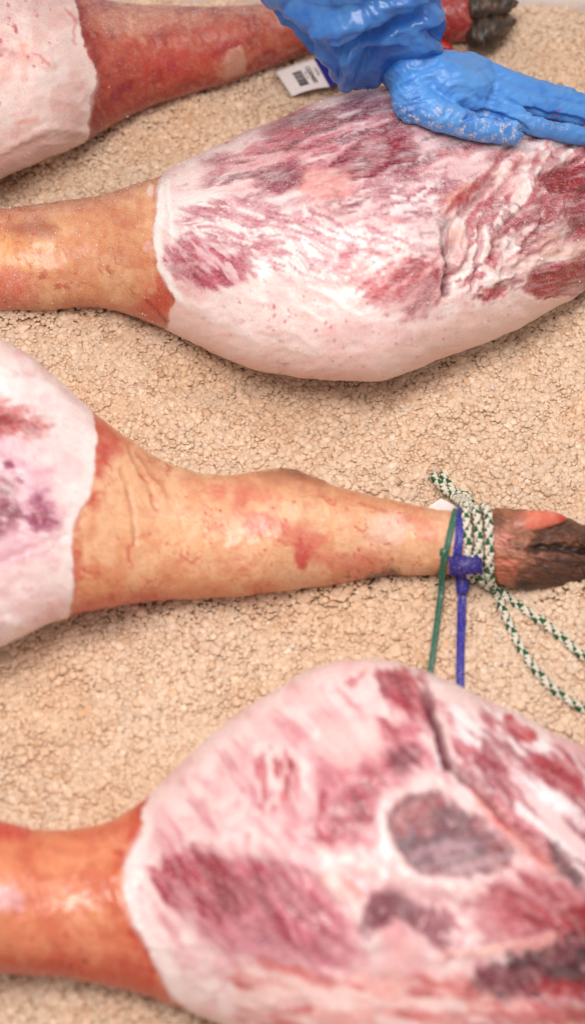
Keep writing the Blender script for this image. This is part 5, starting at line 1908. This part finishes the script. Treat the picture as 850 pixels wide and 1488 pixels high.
def build_hand():
    def on(px, py, r):
        return rest_pt(px, py, r, [H2])
    wrist = at_z(np.array([590.0]), np.array([92.0]), 0.188)[0]
    root = empty('person', (wrist[0], wrist[1], 0.0))
    tag(root, 'arm of a person in blue plastic sleeve and glove pressing on a leg', 'person')
    # finger paths rest on the leg
    idx = [on(692, 150, .018), on(738, 168, .0135), on(790, 184, .0128), on(842, 195, .0122), on(892, 206, .0112)]
    mid = [p + np.array([0.006, 0.026 + 0.0015 * k, -0.001 * k]) for k, p in enumerate(idx)]
    rng_ = [p + np.array([0.002, 0.024, -0.006]) for p in mid]
    lit = [p + np.array([-0.008, 0.044, -0.014]) for p in mid[:4]]
    tow = (CAM - wrist) / np.linalg.norm(CAM - wrist)
    thb = [on(600, 146, .022), on(636, 166, .019) + tow * .004, on(676, 180, .0150) + tow * .006, on(712, 187, .0140) + tow * .006, on(742, 192, .0125) + tow * .004]
    palm = [wrist, on(608, 112, .032), on(648, 126, .029), on(682, 134, .024)]
    bm = bmesh.new()
    capsule_chain(bm, idx, [.017, .0135, .0120, .0116, .0106])
    capsule_chain(bm, mid, [.017, .0130, .0116, .0112, .0100])
    capsule_chain(bm, rng_, [.017, .0140, .0125, .0118, .0100])
    capsule_chain(bm, lit, [.016, .0125, .0110, .0100])
    capsule_chain(bm, thb, [.021, .0175, .0145, .0150, .0142])
    capsule_chain(bm, palm, [.032, .031, .028, .024])
    capsule_chain(bm, [palm[1], thb[0]], [.030, .023])
    capsule_chain(bm, [palm[1], on(665, 112, .024), mid[0]], [.031, .026, .019])
    capsule_chain(bm, [palm[2], rng_[0], lit[0]], [.027, .018, .016])
    capsule_chain(bm, [palm[2], idx[0]], [.026, .019])
    up = at_z(np.array([562.0]), np.array([36.0]), 0.24)[0]
    capsule_chain(bm, [wrist, up], [.034, .034])
    V, N, F = fuse(bm, 0.0014, 3)
    X, Y = project(V)
    q = Paint(X, Y, (84, 148, 220))
    q.mottle((98, 162, 230), 40, 0.46, 0.66, 0.6)
    q.mottle((58, 118, 200), 26, 0.52, 0.7, 0.5)
    # stretched folds fanning from the wrist and the thumb base
    d = np.zeros(len(V))
    ang = np.arctan2(Y - 40, X - 700)
    fold = fbm(X / 60 + Y / 25, (Y * 0.55 - X * 0.75) / 6.5, 91, 2)
    fold2 = fbm(X / 26, (Y + X * 0.35) / 9.0, 93, 3)
    w1 = 1 - sstep(600, 690, X + (Y - 100) * 0.4)
    d += (np.abs(fold - 0.5) * 2 - 0.3) * 0.0022 * w1
    d += (fold2 - 0.5) * 0.0016
    d += (fbm(X / 30, Y / 30, 95, 2) - 0.5) * 0.0016
    def tri(v):
        return np.abs((v % 1.0) * 2 - 1) - 0.5
    wz = (fbm(X / 40, Y / 40, 96, 2) - 0.5) * 34
    for k, (an, lam, amp) in enumerate(((58, 15, .0011), (72, 11, .0008), (40, 20, .0012), (95, 17, .0009), (-60, 24, .0010))):
        ca, sa = math.cos(math.radians(an)), math.sin(math.radians(an))
        gate = sstep(.46, .62, fbm(X / 34, Y / 34, 320 + k, 2)) * (0.35 + 0.65 * w1)
        d += tri(((X + wz) * ca + (Y + wz * .5) * sa) / lam) * amp * gate
    q.disp = d
    for pts, w, dep in (([(676, 172), (696, 164), (722, 168), (746, 176), (762, 188)], 6, -.0055), ([(712, 146), (752, 158), (800, 169), (850, 178), (900, 190)], 6, -.004), ([(640, 145), (656, 132), (680, 130), (696, 146)], 7, -.003), ([(646, 168), (652, 148), (668, 138)], 6, -.0028), ([(664, 172), (680, 158), (690, 152)], 5, .002),
                        ([(700, 172), (712, 150), (718, 122)], 7, -.0025), ([(722, 176), (742, 166), (764, 160)], 6, -.003), ([(560, 110), (590, 92), (620, 82)], 6, .0028),
                        ([(556, 126), (590, 104), (632, 92)], 6, -.003), ([(570, 138), (600, 116), (644, 104)], 6, .0026), ([(590, 156), (616, 140), (640, 134)], 6, -.002),
                        ([(640, 118), (664, 104), (690, 112)], 8, .0016), ([(770, 146), (776, 156), (782, 166)], 5, -.0035), ([(738, 136), (752, 146), (762, 160)], 6, .002),
                        ([(796, 150), (804, 164)], 5, -.0025), ([(730, 178), (736, 190), (744, 200)], 4, .0015), ([(612, 168), (640, 176), (668, 182)], 6, .0018)):
        q.line(pts, w, None, 4, 3, 14, 1.0, disp=dep if dep < -.0038 else dep * 0.45)
    q.poly([(588, 160), (620, 150), (660, 160), (720, 168), (764, 178), (770, 215), (700, 215), (620, 196), (584, 176)], None, 8, 8, 14, 1, dust=0.85)
    q.poly([(560, 140), (590, 160), (640, 185), (600, 185), (556, 150)], None, 4, 5, 10, 1, dust=1.0)
    q.poly([(760, 160), (860, 176), (860, 200), (770, 186)], None, 6, 6, 14, 1, dust=0.35)
    q.spots([(804, 160), (814, 160), (814, 172), (804, 172)], (200, 40, 110), 2, 1.5, 2.5, 0.9, 7)
    V2 = V + N * q.disp[:, None]
    mesh_obj('glove', V2, F, mat_glove(), root, True, dict(paint=np.clip(q.col, 0.002, .9), dust=q.dust))
    # forearm inside the sleeve
    bm = bmesh.new()
    arm_pts = [wrist + (up - wrist) * 0.35, up, at_z(np.array([525.0]), np.array([-20.0]), 0.285)[0], at_z(np.array([470.0]), np.array([-130.0]), 0.37)[0], at_z(np.array([430.0]), np.array([-230.0]), 0.45)[0]]
    capsule_chain(bm, arm_pts, [.026, .030, .036, .043, .046])
    Va, Na, Fa = fuse(bm, 0.003, 5)
    mesh_obj('forearm', Va, Fa, mat_plain('skin_tone', (0.36, 0.22, 0.17), 0.5, 0.4, 200, 0.1, 0.2, 0.0008, 0.1), root, True)
    # sleeve: loose film, bagging below the wrist
    st = np.array([(-230, 300, 560, .47), (-120, 345, 628, .385), (-60, 365, 640, .335), (0, 383, 637, .290), (35, 420, 638, .262), (60, 444, 637, .243),
                   (80, 462, 626, .226), (98, 478, 590, .208), (112, 489, 562, .193), (122, 497, 552, .180), (131, 505, 548, .166)], float)
    py = np.concatenate([np.linspace(-230, -20, 40, endpoint=False), np.linspace(-20, 131, 130)])
    xl = hermite(st[:, 0], st[:, 1], py)
    xr = hermite(st[:, 0], st[:, 2], py)
    zc = hermite(st[:, 0], st[:, 3], py)
    nv = 220
    th = np.linspace(0, 2 * math.pi, nv, endpoint=False)
    ctr = np.stack([at_z(np.array([(a + b) / 2]), np.array([y]), z)[0] for a, b, y, z in zip(xl, xr, py, zc)])
    el = at_z(xl, py, 0.0)
    vw = ctr - CAM
    dist = np.linalg.norm(vw, axis=1)
    hw = (xr - xl) / 2 / FPX * (vw @ FWD)
    cap = np.sqrt(np.maximum(1 - (1 - np.clip((131 - py) / 16, 0, 1)) ** 2, 1e-4))
    rc = -vw / dist[:, None]
    P = (ctr[:, None, :] + (hw * (0.35 + 0.65 * cap))[:, None, None] * np.cos(th)[None, :, None] * np.array([1.0, 0, 0])
         + (np.minimum(hw * 0.72, 0.062) * cap)[:, None, None] * np.sin(th)[None, :, None] * rc[:, None, :])
    Nn = grid_normals(P)
    if ((P - ctr[:, None, :]) * Nn).sum() < 0:
        Nn = -Nn
    Xs, Ys = project(P)
    front = 0.5 + 0.5 * np.sign(np.sin(th))[None, :]
    Xn = Xs + (1 - front) * 900
    def tri(v):
        return np.abs((v % 1.0) * 2 - 1) - 0.5
    dsp = np.zeros(Xn.shape)
    wx = (fbm(Xn / 80, Ys / 80, 301, 2) - 0.5) * 70
    wy = (fbm(Xn / 80, Ys / 80, 302, 2) - 0.5) * 70
    for k, (an, lam, amp) in enumerate(((20, 120, .011), (-38, 95, .009), (75, 130, .009), (-70, 70, .006), (48, 58, .005), (8, 44, .0035), (-20, 34, .0028), (105, 30, .0022))):
        ca, sa = math.cos(math.radians(an)), math.sin(math.radians(an))
        gate = sstep(.38, .62, fbm(Xn / (lam * 1.1), Ys / (lam * 1.1), 310 + k, 2))
        dsp += tri(((Xn + wx) * ca + (Ys + wy) * sa) / lam + .37 * k) * amp * gate
    cuff = sstep(60, 120, Ys) * 0.6 + 0.4
    dsp *= 1.0 - 0.3 * cuff
    q = Paint(Xs, Ys, (60, 130, 215))
    for pts, w, dep in (([(496, 64), (530, 52), (570, 36), (606, 18)], 18, -.016), ([(470, 40), (520, 34), (570, 16), (600, 0)], 30, .012), ([(500, 66), (512, 90), (506, 120)], 14, .010), ([(470, 50), (490, 66), (500, 64)], 12, -.006),
                        ([(540, 70), (570, 62), (610, 60)], 10, .006), ([(530, 96), (560, 74), (600, 58), (632, 50)], 14, -.005), ([(420, 20), (470, 28), (520, 22)], 14, .007),
                        ([(540, 0), (580, 14), (630, 6)], 12, -.006), ([(455, 72), (480, 86), (490, 112)], 10, .006), ([(520, 108), (530, 90), (540, 80)], 8, -.006)):
        q.line(pts, w, None, 8, 5, 24, 1.0, disp=dep)
    dsp = dsp + q.disp.reshape(dsp.shape) * front
    P2 = P + Nn * dsp[..., None]
    o = mesh_obj('sleeve', P2.reshape(-1, 3), grid_faces(len(py), nv), mat_sleeve(), root, True)
    return root


build_hand()


# ------------------------------------------------------------------ salt crystals clinging to the legs
def build_clinging():
    V = []
    bm = bmesh.new()
    bmesh.ops.create_icosphere(bm, subdivisions=1, radius=1)
    bv = np.array([v.co[:] for v in bm.verts])
    bf = np.array([[v.index for v in f.verts] for f in bm.faces])
    bm.free()
    for b, n, label in ((H1, 1200, 'fine white salt crystals stuck to the far left leg'), (H2, 2200, 'fine white salt crystals stuck to the leg under the glove')):
        P = b.Pd.reshape(-1, 3)
        N = b.Nd.reshape(-1, 3)
        X = b.X.ravel()
        Y = b.Y.ravel()
        w = ((b.face.ravel() > -0.25) & (X > -30) & (X < 880) & (P[:, 2] > 0)).astype(float)
        dens = 0.15 + sstep(0.5, 0.68, fbm(X / 60, Y / 60, 71, 3))
        low = sstep(0.035, 0.0, P[:, 2]) * (b.face.ravel() > 0) * 1.2
        if b is H2:
            dens *= 1 - 0.85 * sstep(440, 470, Y) * (X > 260)
            dens += 0.8 * (X < 225)
        else:
            dens += 0.6 * (Y < 60) + 2.0 * low
        w *= dens
        w /= w.sum()
        i = RNG.choice(len(P), n, p=w)
        r = 0.00034 * np.exp(RNG.normal(0, 0.35, n))
        r = np.where(RNG.random(n) < 0.03, r * 2.0, r)
        Vv = bv[None] * RNG.uniform(0.6, 1.25, (n, len(bv), 1)) * r[:, None, None] + (P[i] + N[i] * (r * 0.3)[:, None])[:, None, :]
        F = (bf[None] + (np.arange(n) * len(bv))[:, None, None]).reshape(-1, 3)
        c = np.tile(np.array([[0.80, 0.72, 0.68]]), (n * len(bv), 1))
        o = mesh_obj('salt_crystals', Vv.reshape(-1, 3), F, SALT, None, False, dict(paint=c))
        tag(o, label, 'salt', kind='stuff')


build_clinging()
print('triangles', sum(sum(len(p.vertices) - 2 for p in o.data.polygons) if len(o.data.polygons) < 5000 else len(o.data.loops) - 2 * len(o.data.polygons) for o in bpy.data.objects if o.type == 'MESH'))
